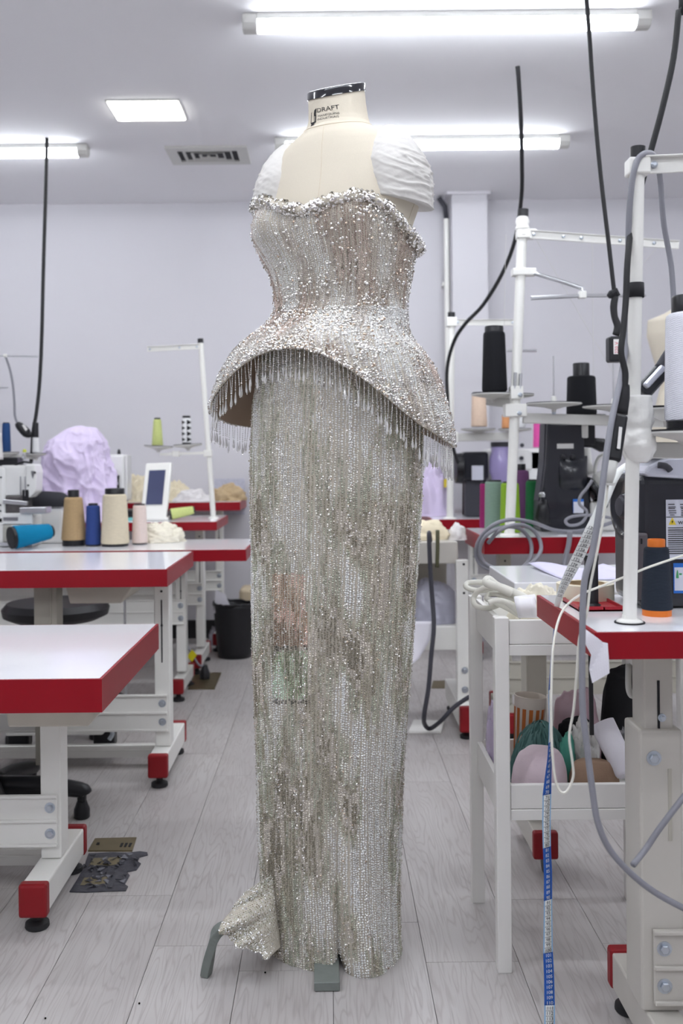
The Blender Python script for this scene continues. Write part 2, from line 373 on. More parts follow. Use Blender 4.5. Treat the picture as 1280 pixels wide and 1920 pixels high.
def bead_mesh(name, P, T, N, r, l, col, parent, material, disc=False):
    n = len(P); B = np.cross(T, N); B /= np.linalg.norm(B, axis=1)[:, None]; N = np.cross(B, T)
    th = nr.rand(n)*pi; c, s = np.cos(th)[:, None], np.sin(th)[:, None]; A1 = N*c+B*s; A2 = -N*s+B*c; r = r[:, None]; l = l[:, None]
    if not disc:
        vv = np.stack([P+T*l, P+A1*r, P+A2*r, P-A1*r, P-A2*r, P-T*l], 1)
        ff = np.array([(0,1,2), (0,2,3), (0,3,4), (0,4,1), (5,2,1), (5,3,2), (5,4,3), (5,1,4)])
    else:                                 # faceted stone: six-sided rose cut, table facing N
        ring = [P+(T*cos(k*pi/3)+B*sin(k*pi/3))*r for k in range(6)]; top = [P+N*l+(T*cos(k*pi/3+.5)+B*sin(k*pi/3+.5))*r*.45 for k in range(3)]
        vv = np.stack(ring+top, 1)
        ff = np.array([(6,7,8), (0,1,6), (1,7,6), (1,2,7), (2,3,7), (3,8,7), (3,4,8), (4,5,8), (5,6,8), (5,0,6)])
    k = vv.shape[1]; V_ = vv.reshape(-1, 3); Fc = (ff[None]+(np.arange(n)*k)[:, None, None]).reshape(-1, 3)
    l0 = world_loc(parent); V_ = V_-np.array(l0)
    me = bpy.data.meshes.new(name); me.vertices.add(len(V_)); me.vertices.foreach_set('co', V_.ravel())
    me.loops.add(Fc.size); me.loops.foreach_set('vertex_index', Fc.ravel().astype(np.int32))
    me.polygons.add(len(Fc)); me.polygons.foreach_set('loop_start', np.arange(0, Fc.size, 3, dtype=np.int32))
    me.update(calc_edges=True)
    at = me.color_attributes.new('tint', 'FLOAT_COLOR', 'POINT')
    at.data.foreach_set('color', np.repeat(np.concatenate([col, np.ones((n, 1))], 1), k, 0).ravel().astype(np.float32))
    me.materials.append(material)
    o = bpy.data.objects.new(name, me); C.objects.link(o); o.parent = parent; o['kind'] = 'stuff'
    return o
def bead_mat(name, rough, metal, coat=0, spec=.5):
    m = bpy.data.materials.new(name); m.use_nodes = True; nt = m.node_tree; b = nt.nodes['Principled BSDF']
    at = nt.nodes.new('ShaderNodeAttribute'); at.attribute_name = 'tint'; nt.links.new(at.outputs['Color'], b.inputs['Base Color'])
    b.inputs['Roughness'].default_value = rough; b.inputs['Metallic'].default_value = metal; b.inputs['Coat Weight'].default_value = coat; b.inputs['Specular IOR Level'].default_value = spec
    return m
M['bead'] = bead_mat('glass_bead', .16, .12, .7, .8); M['mirror'] = bead_mat('silvered_crystal', .19, 1.0)
M['tulle'] = mat('nude_tulle', srgb(204, 196, 182), .9, noise_s=300, noise_a=.25, bump=.4, bump_s=900)
M['lining'] = mat('taupe_satin_lining', srgb(176, 152, 128), .45, noise_s=10, noise_a=.1, sheen=.3)
PAL = np.array([srgb(254, 253, 250), srgb(238, 235, 226), srgb(200, 202, 184), srgb(180, 174, 154), srgb(226, 218, 208), srgb(150, 142, 124)])
PALB = np.array([srgb(253, 251, 249), srgb(230, 224, 219), srgb(204, 194, 186), srgb(190, 170, 158), srgb(226, 208, 198), srgb(150, 138, 126)])
def strands(fn, lo, hi, n, step, rs, seed, tone, skirt=False):
    """rows of beads that follow the cloth from lo(phi) to hi(phi)"""
    P, T, N, Rr, Ll, Cc = [], [], [], [], [], []
    for i in range(n):
        ph = -pi+2*pi*(i+.35*(nr.rand()-.5))/n
        z0 = float(lo(ph)) if callable(lo) else lo; z1 = float(hi(ph)) if callable(hi) else hi
        zz = np.linspace(z0, z1, 60); q = fn(ph+0*zz, zz, .0025); s = np.concatenate([[0], np.cumsum(np.linalg.norm(np.diff(q, axis=0), axis=1))])
        sz = step*(.8+.5*nr.rand()); k = int(s[-1]/sz)
        if k < 2: continue
        t = (np.arange(k)+nr.rand())/k*s[-1]; zs = np.interp(t, s, zz)
        wob = ph+.004*np.sin(zs*23+i*1.7)+.0035*nr.randn(k)
        p = fn(wob, zs, .0022+.0012*nr.rand(k)); p2 = fn(wob, zs+.004, .0025); pn = fn(wob, zs, .02)
        tt = p2-fn(wob, zs, .0025); tt /= np.linalg.norm(tt, axis=1)[:, None]; nn = pn-p; nn /= np.linalg.norm(nn, axis=1)[:, None]
        circ = np.linalg.norm(fn(np.array([ph]), zs[:1])[0]-fn(np.array([ph+2*pi/n]), zs[:1])[0])
        # tone: patches with ragged vertical ends
        jz = zs+.05*(nr.rand()-.5)
        f1 = vnoise((ph*.19+9)/.055+jz*2.6, jz/.12+40, seed); f2 = vnoise((ph*.19+9)/.018+5, jz/.05+70, seed+1); f = .72*f1+.28*f2+.10*(nr.rand()-.5)
        idx = np.digitize(f, tone); col = (PAL if skirt else PALB)[idx]*(.80+.40*nr.rand(k))[:, None]*(.86+.32*nr.rand())
        if skirt:                          # front beads tinted faintly coral and green, with darkened rows below each
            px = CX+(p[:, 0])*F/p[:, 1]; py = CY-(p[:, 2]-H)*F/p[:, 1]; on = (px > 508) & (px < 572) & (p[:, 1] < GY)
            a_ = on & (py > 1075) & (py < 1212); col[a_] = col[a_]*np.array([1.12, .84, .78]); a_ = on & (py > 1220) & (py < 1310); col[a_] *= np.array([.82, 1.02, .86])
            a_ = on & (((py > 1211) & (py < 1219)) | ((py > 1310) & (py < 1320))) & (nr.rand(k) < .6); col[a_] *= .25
        long_ = (vnoise((ph*.19+3)/.02, zs/.06, seed+5) > .55)
        P.append(p); T.append(tt); N.append(nn); Rr.append(np.full(k, min(max(circ*.5, rs*.75), rs*1.5))*(.8+.4*nr.rand(k))); Ll.append(np.where(long_, sz*.62, sz*.5)); Cc.append(np.clip(col, 0, 1))
    return [np.concatenate(x) for x in (P, T, N, Rr, Ll, Cc)]
def stones(fn, lo, hi, n, seed, rmin, rmax, dens, lift=.004, warm=.1):
    ph = nr.rand(n)*2*pi-pi; L0 = lo(ph) if callable(lo) else lo+0*ph; H0 = hi(ph) if callable(hi) else hi+0*ph
    z = L0+(H0-L0)*nr.rand(n); keep = nr.rand(n) < dens(ph, z, L0, H0); ph, z = ph[keep], z[keep]; k = len(z)
    p = fn(ph, z, lift+.003*nr.rand(k)); T = fn(ph, z+.004)-fn(ph, z); T /= np.linalg.norm(T, axis=1)[:, None]; N = fn(ph, z, .02)-fn(ph, z, 0); N /= np.linalg.norm(N, axis=1)[:, None]
    N = N+.75*nr.randn(k, 3)*.55; N /= np.linalg.norm(N, axis=1)[:, None]; T = T+.4*nr.randn(k, 3); T -= N*(T*N).sum(1)[:, None]; T /= np.linalg.norm(T, axis=1)[:, None]
    r = rmin+(rmax-rmin)*nr.rand(k)**2; g_ = (.82+.18*nr.rand(k))[:, None]
    col = np.clip(g_*np.array([1.0, .975, .93])*np.where(nr.rand(k)[:, None] < warm, np.array([[.85, .72, .6]]), 1.), 0, 1)
    return p, T, N, r, r*.6, col

fbase = onz(606, 1858, 0)
gown = thing('beaded_gown', 'floor-length strapless silver and champagne beaded gown with flared fringed peplum', 'gown', (0, GY, 0))
# --- bodice
bo = obj('bodice', shell(bod, lambda p: WAIST+0*p, NECKL, 120, 30), M['tulle'], gown, smooth=True, solid=.003)
bead_mesh('bead_strands', *strands(bod, WAIST, NECKL, 235, .0043, .0019, 3, [.38, .50, .60, .70, .82]), bo, M['bead'])
def d_bod(ph, z, a, b):
    e_ = (z-a)/(b-a); blob = vnoise((ph+4)*4, z/.035+9, 21); low = np.clip((zy(470)-z)/.10, 0, 1)
    return np.clip((blob-.45)*1.6, 0, 1)*(.35+.65*low)+.10
bead_mesh('crystals', *stones(bod, WAIST, NECKL, 9000, 1, .0017, .0042, d_bod), bo, M['mirror'], True)
# --- rolled, crystal-crusted neckline
ph = np.linspace(-pi, pi, 200, endpoint=False); nl = bod(ph, NECKL(ph)-.006, .004)
tr = MB(); k_ = 200
for i in range(k_):
    for j in range(8):
        t_ = 2*pi*j/8; c_ = V((np.interp(NECKL(ph[i]), BOD[0], BOD[1]), GY, 0)); p_ = V(nl[i]); o_ = V((p_.x-c_.x, p_.y-c_.y, 0)).normalized()
        rr = .0105+.003*sin(i*.9)+.002*sin(i*2.3); tr.v.append(p_+o_*cos(t_)*rr+V((0,0,1))*sin(t_)*rr)
for i in range(k_):
    for j in range(8): tr.f.append((i*8+j, ((i+1) % k_)*8+j, ((i+1) % k_)*8+(j+1) % 8, i*8+(j+1) % 8)); tr.mi.append(0)
nt_ = obj('neckline_roll', tr, M['tulle'], gown, smooth=True)
n = 4600; ii = nr.rand(n)*k_; i0 = ii.astype(int); fr_ = (ii-i0)[:, None]; t_ = nr.rand(n)*2*pi
base = nl[i0]*(1-fr_)+nl[(i0+1) % k_]*fr_; cxz = np.interp(NECKL(ph[i0]), BOD[0], BOD[1]); oo = base-np.stack([cxz, GY+0*cxz, base[:, 2]], 1); oo /= np.linalg.norm(oo, axis=1)[:, None]
Nn = oo*np.cos(t_)[:, None]+np.array([0, 0, 1.])*np.sin(t_)[:, None]; rr = (.012+.0045*np.sin(i0*.7)*np.sin(i0*.23)+.004*nr.rand(n))[:, None]; Pp = base+Nn*rr; Nn = Nn+.5*nr.randn(n, 3)*.6; Nn /= np.linalg.norm(Nn, axis=1)[:, None]
Tt = nr.randn(n, 3); Tt -= Nn*(Tt*Nn).sum(1)[:, None]; Tt /= np.linalg.norm(Tt, axis=1)[:, None]; r_ = .002+.0030*nr.rand(n)**2
bead_mesh('neckline_crystals', Pp, Tt, Nn, r_, r_*.6, np.clip((.82+.18*nr.rand(n))[:, None]*np.array([1, .98, .95]), 0, 1), nt_, M['mirror'], True)
# --- peplum
pe = obj('peplum', shell(bod, PHEM, lambda p: WAIST+.001+0*p, 160, 24), M['tulle'], gown, smooth=True, solid=.003)
obj('peplum_lining', shell(bod, lambda p: PHEM(p)+.001, lambda p: WAIST-.01+0*p, 120, 16, -.006), M['lining'], gown, smooth=True, label='taupe satin lining inside the peplum')
bead_mesh('bead_strands', *strands(bod, PHEM, WAIST, 235, .0044, .0022, 8, [.46, .60, .68, .76, .88]), pe, M['bead'])
def d_pep(ph, z, a, b):
    blob = vnoise((ph+4)*5, z/.03+2, 31); edge = np.exp(-((z-a)/.018)**2)
    return np.clip((blob-.38)*1.8, 0, 1)*.75+.12+.6*edge
bead_mesh('crystals', *stones(bod, PHEM, WAIST, 19000, 2, .0017, .0040, d_pep, .0045, .12), pe, M['mirror'], True)
# --- skirt
SK_T = zy(640)
sk = obj('skirt', shell(ski, SHEM, lambda p: SK_T+0*p, 180, 60), M['tulle'], gown, smooth=True, solid=.003)
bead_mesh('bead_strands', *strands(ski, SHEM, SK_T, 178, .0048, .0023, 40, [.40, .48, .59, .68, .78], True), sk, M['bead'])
def d_ski(ph, z, a, b):
    st = vnoise((ph+4)*33, z/.35, 51); return np.clip((st-.62)*4, 0, 1)*.85+.05*(vnoise((ph+4)*6, z/.08, 52) > .5)+.35*np.exp(-((z-a)/.02)**2)+.012
bead_mesh('sequins', *stones(ski, SHEM, SK_T, 46000, 3, .0014, .0028, d_ski, .0035, .08), sk, M['mirror'], True)
# --- the short train, lifted over the stand's foot
root = [U(489, 1652, 2.26), U(488, 1690, 2.22), U(492, 1730, 2.17), U(500, 1772, 2.15)]; edge_ = [U(460, 1676, 2.36), U(424, 1722, 2.22), U(446, 1766, 2.14), U(500, 1790, 2.12)]
edge_ = [U(462, 1672, 2.28), U(414, 1736, 2.105), U(446, 1772, 2.09), U(506, 1796, 2.11)]; root = [U(512, 1640, 2.22), U(516, 1690, 2.2), U(520, 1730, 2.19), U(526, 1775, 2.19)]
rs_, es_ = spline(root, 8), spline(edge_, 8)
def train(phi, v, off=0.):
    phi = np.clip(np.asarray(phi, float), 0, .9999); x = phi*(len(rs_)-1); i = x.astype(int); f = (x-i)[..., None]; RA = np.array(rs_); EA = np.array(es_)
    a_ = RA[i]*(1-f)+RA[np.minimum(i+1, len(rs_)-1)]*f; b = EA[i]*(1-f)+EA[np.minimum(i+1, len(es_)-1)]*f; v_ = np.asarray(v, float)[..., None]
    p = a_*(1-v_)+b*v_; nrm = np.array([-.25, -.92, .25]); rip = .014*np.sin(phi*21)*np.asarray(v)**.8+.006*np.sin(phi*47+1)*np.asarray(v)+.017*np.sin(np.asarray(v)*pi)+off
    return p+nrm*rip[..., None]
tm = MB().grid(lambda a_, b: tuple(train(np.array(a_), np.array(b))), 40, 14)
tn = obj('train', tm, M['tulle'], gown, smooth=True, solid=.003)
q = []
for i in range(46):
    ph_ = (i+.5)/46; k = 26; v_ = (np.arange(k)+nr.rand())/k; a_ = np.full(k, ph_)
    p = train(a_, v_, .003); t2 = train(a_, v_+.01, .003)-p; t2 /= np.linalg.norm(t2, axis=1)[:, None]; nn = np.tile(np.array([-.25, -.92, .25]), (k, 1))
    q.append((p, t2, nn, np.full(k, .0019), np.full(k, .0026), np.clip(PAL[nr.choice([0, 1, 2, 2, 3, 5], k)]*(.75+.3*nr.rand(k))[:, None], 0, 1)))
bead_mesh('bead_strands', *[np.concatenate([x[j] for x in q]) for j in range(6)], tn, M['bead'])
n = 260; a_ = nr.rand(n); v_ = nr.rand(n)**.6; p = train(a_, v_, .005); nn = np.tile(np.array([-.25, -.92, .25]), (n, 1))+.4*nr.randn(n, 3); nn /= np.linalg.norm(nn, axis=1)[:, None]
t2 = np.cross(nn, [0, .3, 1]); t2 /= np.linalg.norm(t2, axis=1)[:, None]; r_ = .0014+.0012*nr.rand(n)
bead_mesh('sequins', p, t2, nn, r_, r_*.6, np.full((n, 3), .85), tn, M['mirror'], True)
# --- fringe: one strand with its drop, copied along the peplum hem
M['drop'] = mat('clear_glass_drop', (.93, .92, .91), .06, trans=.65, coat=.6, spec=.9, noise_s=200, noise_a=.06)
fm = MB(); z = 0
for k in range(7):
    L_b = .0042 if k % 3 else .0058
    fm.lathe([(0, z), (.0011, z-L_b*.2), (.0013, z-L_b*.5), (.0011, z-L_b*.8), (0, z-L_b)], n=6); z -= L_b
fm.lathe([(0, z), (.0022, z-.002), (0, z-.004)], n=6); z -= .004
fm.lathe([(0, z), (.0010, z-.004), (.0018, z-.011), (.0028, z-.019), (.0027, z-.023), (.0015, z-.0255), (0, z-.026)], n=8); z -= .026
fm.lathe([(0, z), (.0016, z-.0012), (0, z-.003)], n=6)
fo = obj('fringe_strand', fm, M['drop'], gown, local=True)
hp = []; s_ = 0; last = None
for t_ in np.linspace(-pi, pi, 2400, endpoint=False):
    p = bod(np.array(t_), PHEM(t_), -.003); s_ += 0 if last is None else float(np.linalg.norm(p-last)); last = p
    if s_ > .0104: s_ = 0; hp.append(p)
for i, p in enumerate(hp):
    o = fo if i == 0 else fo.copy()
    if i: C.objects.link(o); o.parent = gown
    o.location = V(p)-V((0, GY, 0))+V((0, 0, .001)); o.scale = (1, 1, .86+.3*nr.rand()); o.rotation_euler = (.05*nr.randn(), .05*nr.randn(), nr.rand()*6)

# --- dress form
form = thing('dress_form', 'cream linen dress form with black neck cap on a grey metal stand', 'mannequin', (0, GY, 0))
M['linen'] = mat('cream_linen', srgb(214, 205, 188), .85, noise_s=500, noise_a=.05, bump=.2, bump_s=1200)
M['cotton'] = mat('white_cotton', srgb(212, 209, 205), .9, noise_s=80, noise_a=.03, bump=.25, bump_s=90)
M['lacq'] = mat('black_lacquer', (.01, .011, .016), .12, coat=.8)
TZ = [(640, .112, .085, 634), (575, .120, .092, 636), (510, .140, .105, 637), (455, .166, .118, 636), (420, .180, .122, 638), (385, .191, .118, 643), (350, .192, .110, 644), (318, .182, .101, 642), (295, .164, .093, 640), (280, .147, .088, 640),
      (268, .125, .083, 639), (259, .105, .078, 639), (252, .090, .074, 638), (246, .080, .071, 638), (238, .0735, .069, 637), (225, .069, .067, 637), (205, .0665, .066, 636), (180, .065, .065, 635)]
tz = np.array([zy(q[0]) for q in TZ]); ta = np.array([q[1] for q in TZ]); tb = np.array([q[2] for q in TZ]); tcx = np.array([xp(q[3], q[0]) for q in TZ])
TOPT = R(22)
def tors(phi, z, off=0.):
    a_ = np.interp(z, tz, ta)+off; b = np.interp(z, tz, tb)+off; cx = np.interp(z, tz, tcx); fwd = np.interp(z, [zy(330), zy(180)], [0, .012])
    lx = a_*sin(phi); ly = -b*cos(phi)-fwd
    k = np.interp(z, [zy(250), zy(185)], [0, 1]); dz = -k*sin(TOPT)*(-ly*1.0)*.95       # the collar slopes forward
    return V((cx+lx*cos(TH)+ly*sin(TH), GY-lx*sin(TH)+ly*cos(TH), z+dz))
torso = MB().grid(lambda u, v: tors(2*pi*u, float(np.interp(v, np.linspace(0, 1, len(tz)), tz[::1][np.argsort(tz)]))), 64, 68, cu=True)
obj('torso', torso, M['linen'], form, smooth=True)
ct = zy(180)
capm = MB()
rings = [(-.0005, 0), (.0022, .0005), (.0022, .016), (.0005, .0185), (-.004, .0195), (-.02, .0195), (-.045, .0195)]
for o_, dz in rings:
    for j in range(48):
        p = tors(2*pi*j/48, ct, o_); capm.v.append(p+V((0, 0, dz)))
for i in range(len(rings)-1):
    for j in range(48): capm.f.append((i*48+j, i*48+(j+1) % 48, (i+1)*48+(j+1) % 48, (i+1)*48+j)); capm.mi.append(0)
capm.f.append(tuple((len(rings)-1)*48+j for j in range(48))); capm.mi.append(0)
obj('neck_cap', capm, M['lacq'], form, smooth='a', label='glossy black neck cap')
# seams
M['seam'] = mat('seam_thread', srgb(206, 192, 168), .9)
sm = MB(); sm.tube([tors(a_, zy(247)+.012*(1-cos(a_))*.9-.008, .0003) for a_ in np.linspace(-pi, pi, 60)], .0007, 5)
obj('neck_seam', sm, M['seam'], form)
obj('centre_seam', MB().tube([tors(0, z, .0001) for z in np.linspace(zy(400), zy(256), 20)], .0005, 5), M['seam'], form)
obj('side_seam', MB().tube([tors(R(86), z, .0002) for z in np.linspace(zy(455), zy(380), 12)], .0006, 5), M['seam'], form)
# lettering wrapped on the neck
def text_geo(s, size, bold=0):
    cu = bpy.data.curves.new('t', 'FONT'); cu.body = s; cu.size = size; cu.resolution_u = 3; cu.offset = bold
    o = bpy.data.objects.new('t', cu); C.objects.link(o); dg = bpy.context.evaluated_depsgraph_get(); me = o.evaluated_get(dg).to_mesh()
    vs_ = [v.co.copy() for v in me.vertices]; fs = [tuple(p.vertices) for p in me.polygons]; o.evaluated_get(dg).to_mesh_clear()
    bpy.data.objects.remove(o); bpy.data.curves.remove(cu); return vs_, fs
M['ink'] = mat('black_print', (.015, .014, .016), .7)
def wrap_text(mb, s, size, a0, y0, sx=1., bold=0):
    vs_, fs = text_geo(s, size, bold)
    mb.add([tors(R(a0)+v.x*sx/.066, zy(y0)+v.y, .0006) for v in vs_], fs)
lt = MB(); wrap_text(lt, 'DRAFT', .0205, -17, 216, .86); obj('maker_name', lt, M['ink'], form)
lt = MB(); wrap_text(lt, 'MANEQUINS', .0098, -15, 229, .90); wrap_text(lt, 'INDUSTRIAIS', .0098, -15, 238, .86); obj('maker_line', lt, M['ink'], form)
lg = MB()
def wpoly(pts): lg.add([tors(R(-17+(a_+18.5)*2.1), zy(y), .0011) for a_, y in pts], [tuple(range(len(pts)))])
for pts in ([(-21.5, 207), (-18.5, 203), (-19.5, 214), (-22, 211)], [(-22, 211), (-19.5, 214), (-20.5, 224), (-22.5, 222)], [(-20.5, 220), (-19.3, 220), (-18.6, 240), (-20, 240)], [(-27, 212), (-25.6, 210), (-25.8, 212), (-26.2, 213)],
            [(-27, 212), (-26.2, 213), (-24.6, 240), (-25.6, 240)], [(-25.6, 238), (-18.6, 238), (-18.6, 242), (-25, 242)], [(-23.8, 242), (-20.4, 242), (-20.4, 244), (-23.8, 244)], [(-24.2, 244), (-20, 244), (-20.4, 248), (-23.8, 248)], [(-22.4, 214), (-21.8, 214), (-20.6, 238), (-21.2, 238)]): wpoly(pts)
obj('maker_emblem', lg, M['ink'], form)
# shoulder pads
def pad(sgn, name_label):
    def fn(u, v):
        a_ = 2*pi*u; t = v
        rad = sin(min(t*1.25, 1)*pi/2)**.62*(1-.10*max(t-.6, 0)/.4)
        lx = sgn*(.138+.012*t)+rad*.074*cos(a_)*(1.0 if cos(a_)*sgn > 0 else .98); ly = rad*.094*sin(a_)+.002
        drop = .186*t**1.2+.014*t*cos(a_)*sgn; slope = sgn*(lx-sgn*.11)*.34
        z = zy(246)-drop-slope*(1-t)-.012*(1-cos(a_*1))*0
        out = .25+.75*max(0, cos(a_)*sgn); n1 = noise.noise(V((lx*14+sgn*3, ly*9, z*62+lx*30))); n2 = noise.noise(V((lx*22+7, ly*14, z*95-lx*45)))
        wr = (.0045*max(0, 1-abs(n1)*5)+.003*max(0, 1-abs(n2)*5)+.0025*noise.noise(V((lx*9, ly*9, z*14))))*min(1, t*2)*out
        lx += wr*cos(a_); ly += wr*sin(a_)
        return V((xp(638, 300)+lx*cos(TH)+ly*sin(TH), GY-lx*sin(TH)+ly*cos(TH), z))
    m_ = MB().grid(fn, 110, 70, cu=True); nb = len(m_.v)
    m_.f.append(tuple(nb-110+j for j in range(110))); m_.mi.append(0); m_.f.append(tuple(reversed(range(110)))); m_.mi.append(0)
    obj('shoulder_pad', m_, M['cotton'], form, smooth=True, label=name_label)
pad(1, 'white cotton shoulder pad'); pad(-1, 'white cotton shoulder pad')
# stand
M['cast'] = mat('grey_cast_metal', srgb(128, 134, 130), .5, metal=.2, noise_s=30, noise_a=.15, bump=.2, bump_s=120)
obj('pole', MB().tube([(.0, 2.3, .16), (.0, 2.3, 1.2)], .018, 12), M['steel'], form, smooth='a')
obj('hub', MB().lathe([(.02, .03), (.045, .04), (.05, .08), (.03, .12), (.02, .16)], (0, 2.3, 0), 16), M['cast'], form, smooth='a')
lt_ = onz(386, 1829, .0); la_ = U(413, 1742, 2.145)
for k, P_ in enumerate(([V((0, 2.3, .06)), V((-.10, 2.25, .075)), V((-.19, 2.18, .095)), la_, U(397, 1775, 2.14), lt_+V((0, 0, .001))],
        [V((-.014, 2.3, .011)), V((-.014, 2.22, .011)), V((-.014, 2.15, .0105)), V((-.013, 2.072, .0105))],
        [V((.01, 2.3, .08)), V((.06, 2.32, .07)), V((.10, 2.34, .02)), V((.105, 2.342, .006))], [V((0, 2.31, .08)), V((-.04, 2.36, .07)), V((-.06, 2.39, .02)), V((-.062, 2.393, .006))], [V((0, 2.31, .08)), V((.04, 2.37, .07)), V((.05, 2.4, .02)), V((.052, 2.403, .006))])):
    m_ = MB(); wd, ht_ = (.025, .019) if k == 0 else (.054, .019) if k == 1 else (.022, .012)
    m_.strip(P_, wd, ht_); obj('leg', m_, M['cast'], form, bevel=.002)
# ------------------------------------------------------------------ sewing tables
M['under'] = mat('cream_underside', srgb(206, 200, 188), .7)
M['greybeige'] = mat('grey_beige_post', srgb(184, 180, 168), .45, noise_s=10, noise_a=.04)
def bolt(par, c, r=.009):
    hx = MB().lathe([(r*1.5, 0), (r*1.5, .0015)], n=14); hx.lathe([(r, .0015), (r, .006), (r*.8, .0075)], n=6); hx.lathe([(r*.45, .0076), (0, .0055)], n=8)
    hx.xf(Matrix.Translation(c) @ Matrix.Rotation(pi/2, 4, 'X')); return obj('bolt', hx, M['zinc'], par)
def leg_frame(t, x, y, ztop, y0, y1, side, far, pw=.052, sleeve=.0, bar=None, low=None, pm='white', holes=True, slot=True, bh=.072, bw=.062):
    """T-leg: post, foot beam with red caps and levelling pads; bar = (z0, z1) of the bolted stretcher"""
    m_ = M[pm]
    zs = .115
    po = obj('post', MB().box(x-pw/2, x+pw/2, y-.035, y+.035, zs, ztop), m_, t, bevel=.004)
    if slot: obj('slot', MB().box(x-pw*.04, x+pw*.04, y-.0365, y-.034, ztop-.30, ztop-.08), M['blackm'], po)
    if sleeve:
        sl = obj('sleeve', MB().box(x-pw/2-.012, x+pw/2+.012, y-.047, y+.047, zs, sleeve), m_, t, bevel=.005)
        obj('slot', MB().box(x+pw*.22, x+pw*.34, y-.0485, y-.046, sleeve-.20, sleeve-.07), M['greybeige'], sl)
        bolt(sl, V((x-pw*.25, y-.048, sleeve-.05))); bolt(sl, V((x+pw*.1, y-.037, sleeve+.02)), .005)
    elif holes:
        for dz in (.05, .17): obj('bolt_hole', MB().lathe([(.0045, 0), (.0045, .0015)], n=8).xf(Matrix.Translation((x, y-.0345, ztop-dz)) @ Matrix.Rotation(pi/2, 4, 'X')), M['blackm'], po)
    obj('foot_beam', MB().box(x-bw/2, x+bw/2, y0+.03, y1-.03, .042, .042+bh), m_, t, bevel=.004)
    for ya, yb in ((y0, y0+.032), (y1-.032, y1)):
        obj('foot_cap', MB().box(x-bw/2-.003, x+bw/2+.003, ya, yb, .038, .042+bh+.004), M['redcap'], t, bevel=.007, label='red plastic end cap')
    for yy in (y0+.04, y1-.04):
        pd = MB().lathe([(.026, 0), (.029, .004), (.028, .014), (.012, .02), (.010, .042)], (x, yy, 0), 18); obj('levelling_pad', pd, M['rubber'], t, smooth='a')
    if bar:
        z0, z1 = bar; xa, xb = (far, x+pw*.35) if side < 0 else (x-pw*.35, far); yb_ = y-.036-(.012 if sleeve else 0); zm = (z0+z1)/2
        br = MB().box(xa, xb, yb_-.006, yb_, z0, z1)
        for zz in (z0, zm-.004, z1-.008): br.box(xa, xb, yb_-.013, yb_-.006, zz, zz+.008)
        b = obj('stretcher', br, m_, t, bevel=.002)
        xx = x+(-.0 if side < 0 else .0)
        for zz in ((z0+zm)/2, (z1+zm)/2): bolt(b, V((xx, yb_-.006, zz)), .009)
    if low:
        yy, z0 = low; xa, xb = (far, x) if side < 0 else (x, far)
        lb = MB().box(xa, xb, yy, yy+.03, z0, z0+.045); lb.box(xa, xb, yy-.004, yy, z0+.026, z0+.030)
        obj('lower_rail', lb, m_, t, bevel=.002)
def sew_table(label, fc, Yf, bc=None, Yb=None, th=.05, side=-1, width=1.15, group='red-edged sewing tables'):
    p = U(*fc, Yf); zt = p.z
    if bc: q = onz(*bc, zt); Yb = q.y; xe = (p.x+q.x)/2
    else: xe = p.x
    far = xe+side*width; x0, x1 = min(xe, far), max(xe, far)
    t = thing('sewing_table', label, 'table', ((x0+x1)/2, (Yf+Yb)/2, 0), group)
    top = obj('tabletop', MB().box(x0+.003, x1-.003, Yf+.003, Yb-.003, zt-.004, zt), M['lam'], t)
    obj('underside', MB().box(x0+.003, x1-.003, Yf+.003, Yb-.003, zt-th, zt-.004), M['under'], t)
    eb = MB(); e = .0035
    for a_ in ((x0-e, x1+e, Yf-e, Yf+.003), (x0-e, x1+e, Yb-.003, Yb+e), (x0-e, x0+.003, Yf+.003, Yb-.003), (x1-.003, x1+e, Yf+.003, Yb-.003)): eb.box(*a_, zt-th, zt-.0008)
    obj('edge_band', eb, M['red'], t, label='red edge band')
    return t, xe, far, zt, Yb
def tray(t, x0, x1, y0, y1, z0, z1, sl=.02):
    obj('under_tray', MB().prism([(x0, y0, z1), (x1, y0, z1), (x1-sl, y0, z0), (x0+sl*.3, y0, z0)], (0, y1-y0, 0)), M['under'], t, bevel=.004)

# left row, nearest
T1, x1e, f1, z1t, yb1 = sew_table('low bare sewing table with thick red edge, a floor patch beside its foot', (194, 1272), 2.2, (290.6, 1169.5), th=.075)
xl = U(100, 1500, 2.52).x; a_ = onz(92, 1742, 0); fy = a_.y-.03
leg_frame(T1, xl, 2.53, z1t-.075, fy, fy+.40, -1, f1+.1, pw=.052, bar=(U(60, 1587, 2.49).z, U(60, 1490, 2.49).z), low=(2.66, .03), slot=False, holes=False)
tray(T1, U(8, 1350, 2.3).x, U(190, 1350, 2.3).x, 2.3, 2.6, U(100, 1363, 2.3).z, z1t-.075, .03)
xf_ = f1+.12; leg_frame(T1, xf_, 2.53, z1t-.075, fy, fy+.40, -1, f1+.1)
# left row, second
T2, x2e, f2, z2t, yb2 = sew_table('bare white sewing table with a beige tray and treadle under it', (313, 1067), 3.2, (359, 1033.8), th=.057)
xl = U(307, 1250, 3.5).x; a_ = onz(292, 1476, 0); fy = a_.y-.03
leg_frame(T2, xl, 3.5, z2t-.057, fy, fy+.46, -1, f2+.1, pw=.054, bar=(U(250, 1371, 3.46).z, U(250, 1302, 3.46).z), low=(3.62, .03))
tray(T2, U(122, 1110, 3.3).x, U(254, 1110, 3.3).x, 3.3, 3.6, U(150, 1132, 3.3).z, z2t-.057, .05)
xa = U(91, 1140, 3.35).x
obj('centre_post', MB().box(xa-.038, xa+.038, 3.31, 3.39, .1, z2t-.057).box(xa+.016, xa+.022, 3.305, 3.31, .1, z2t-.057), M['greybeige'], T2, bevel=.004)
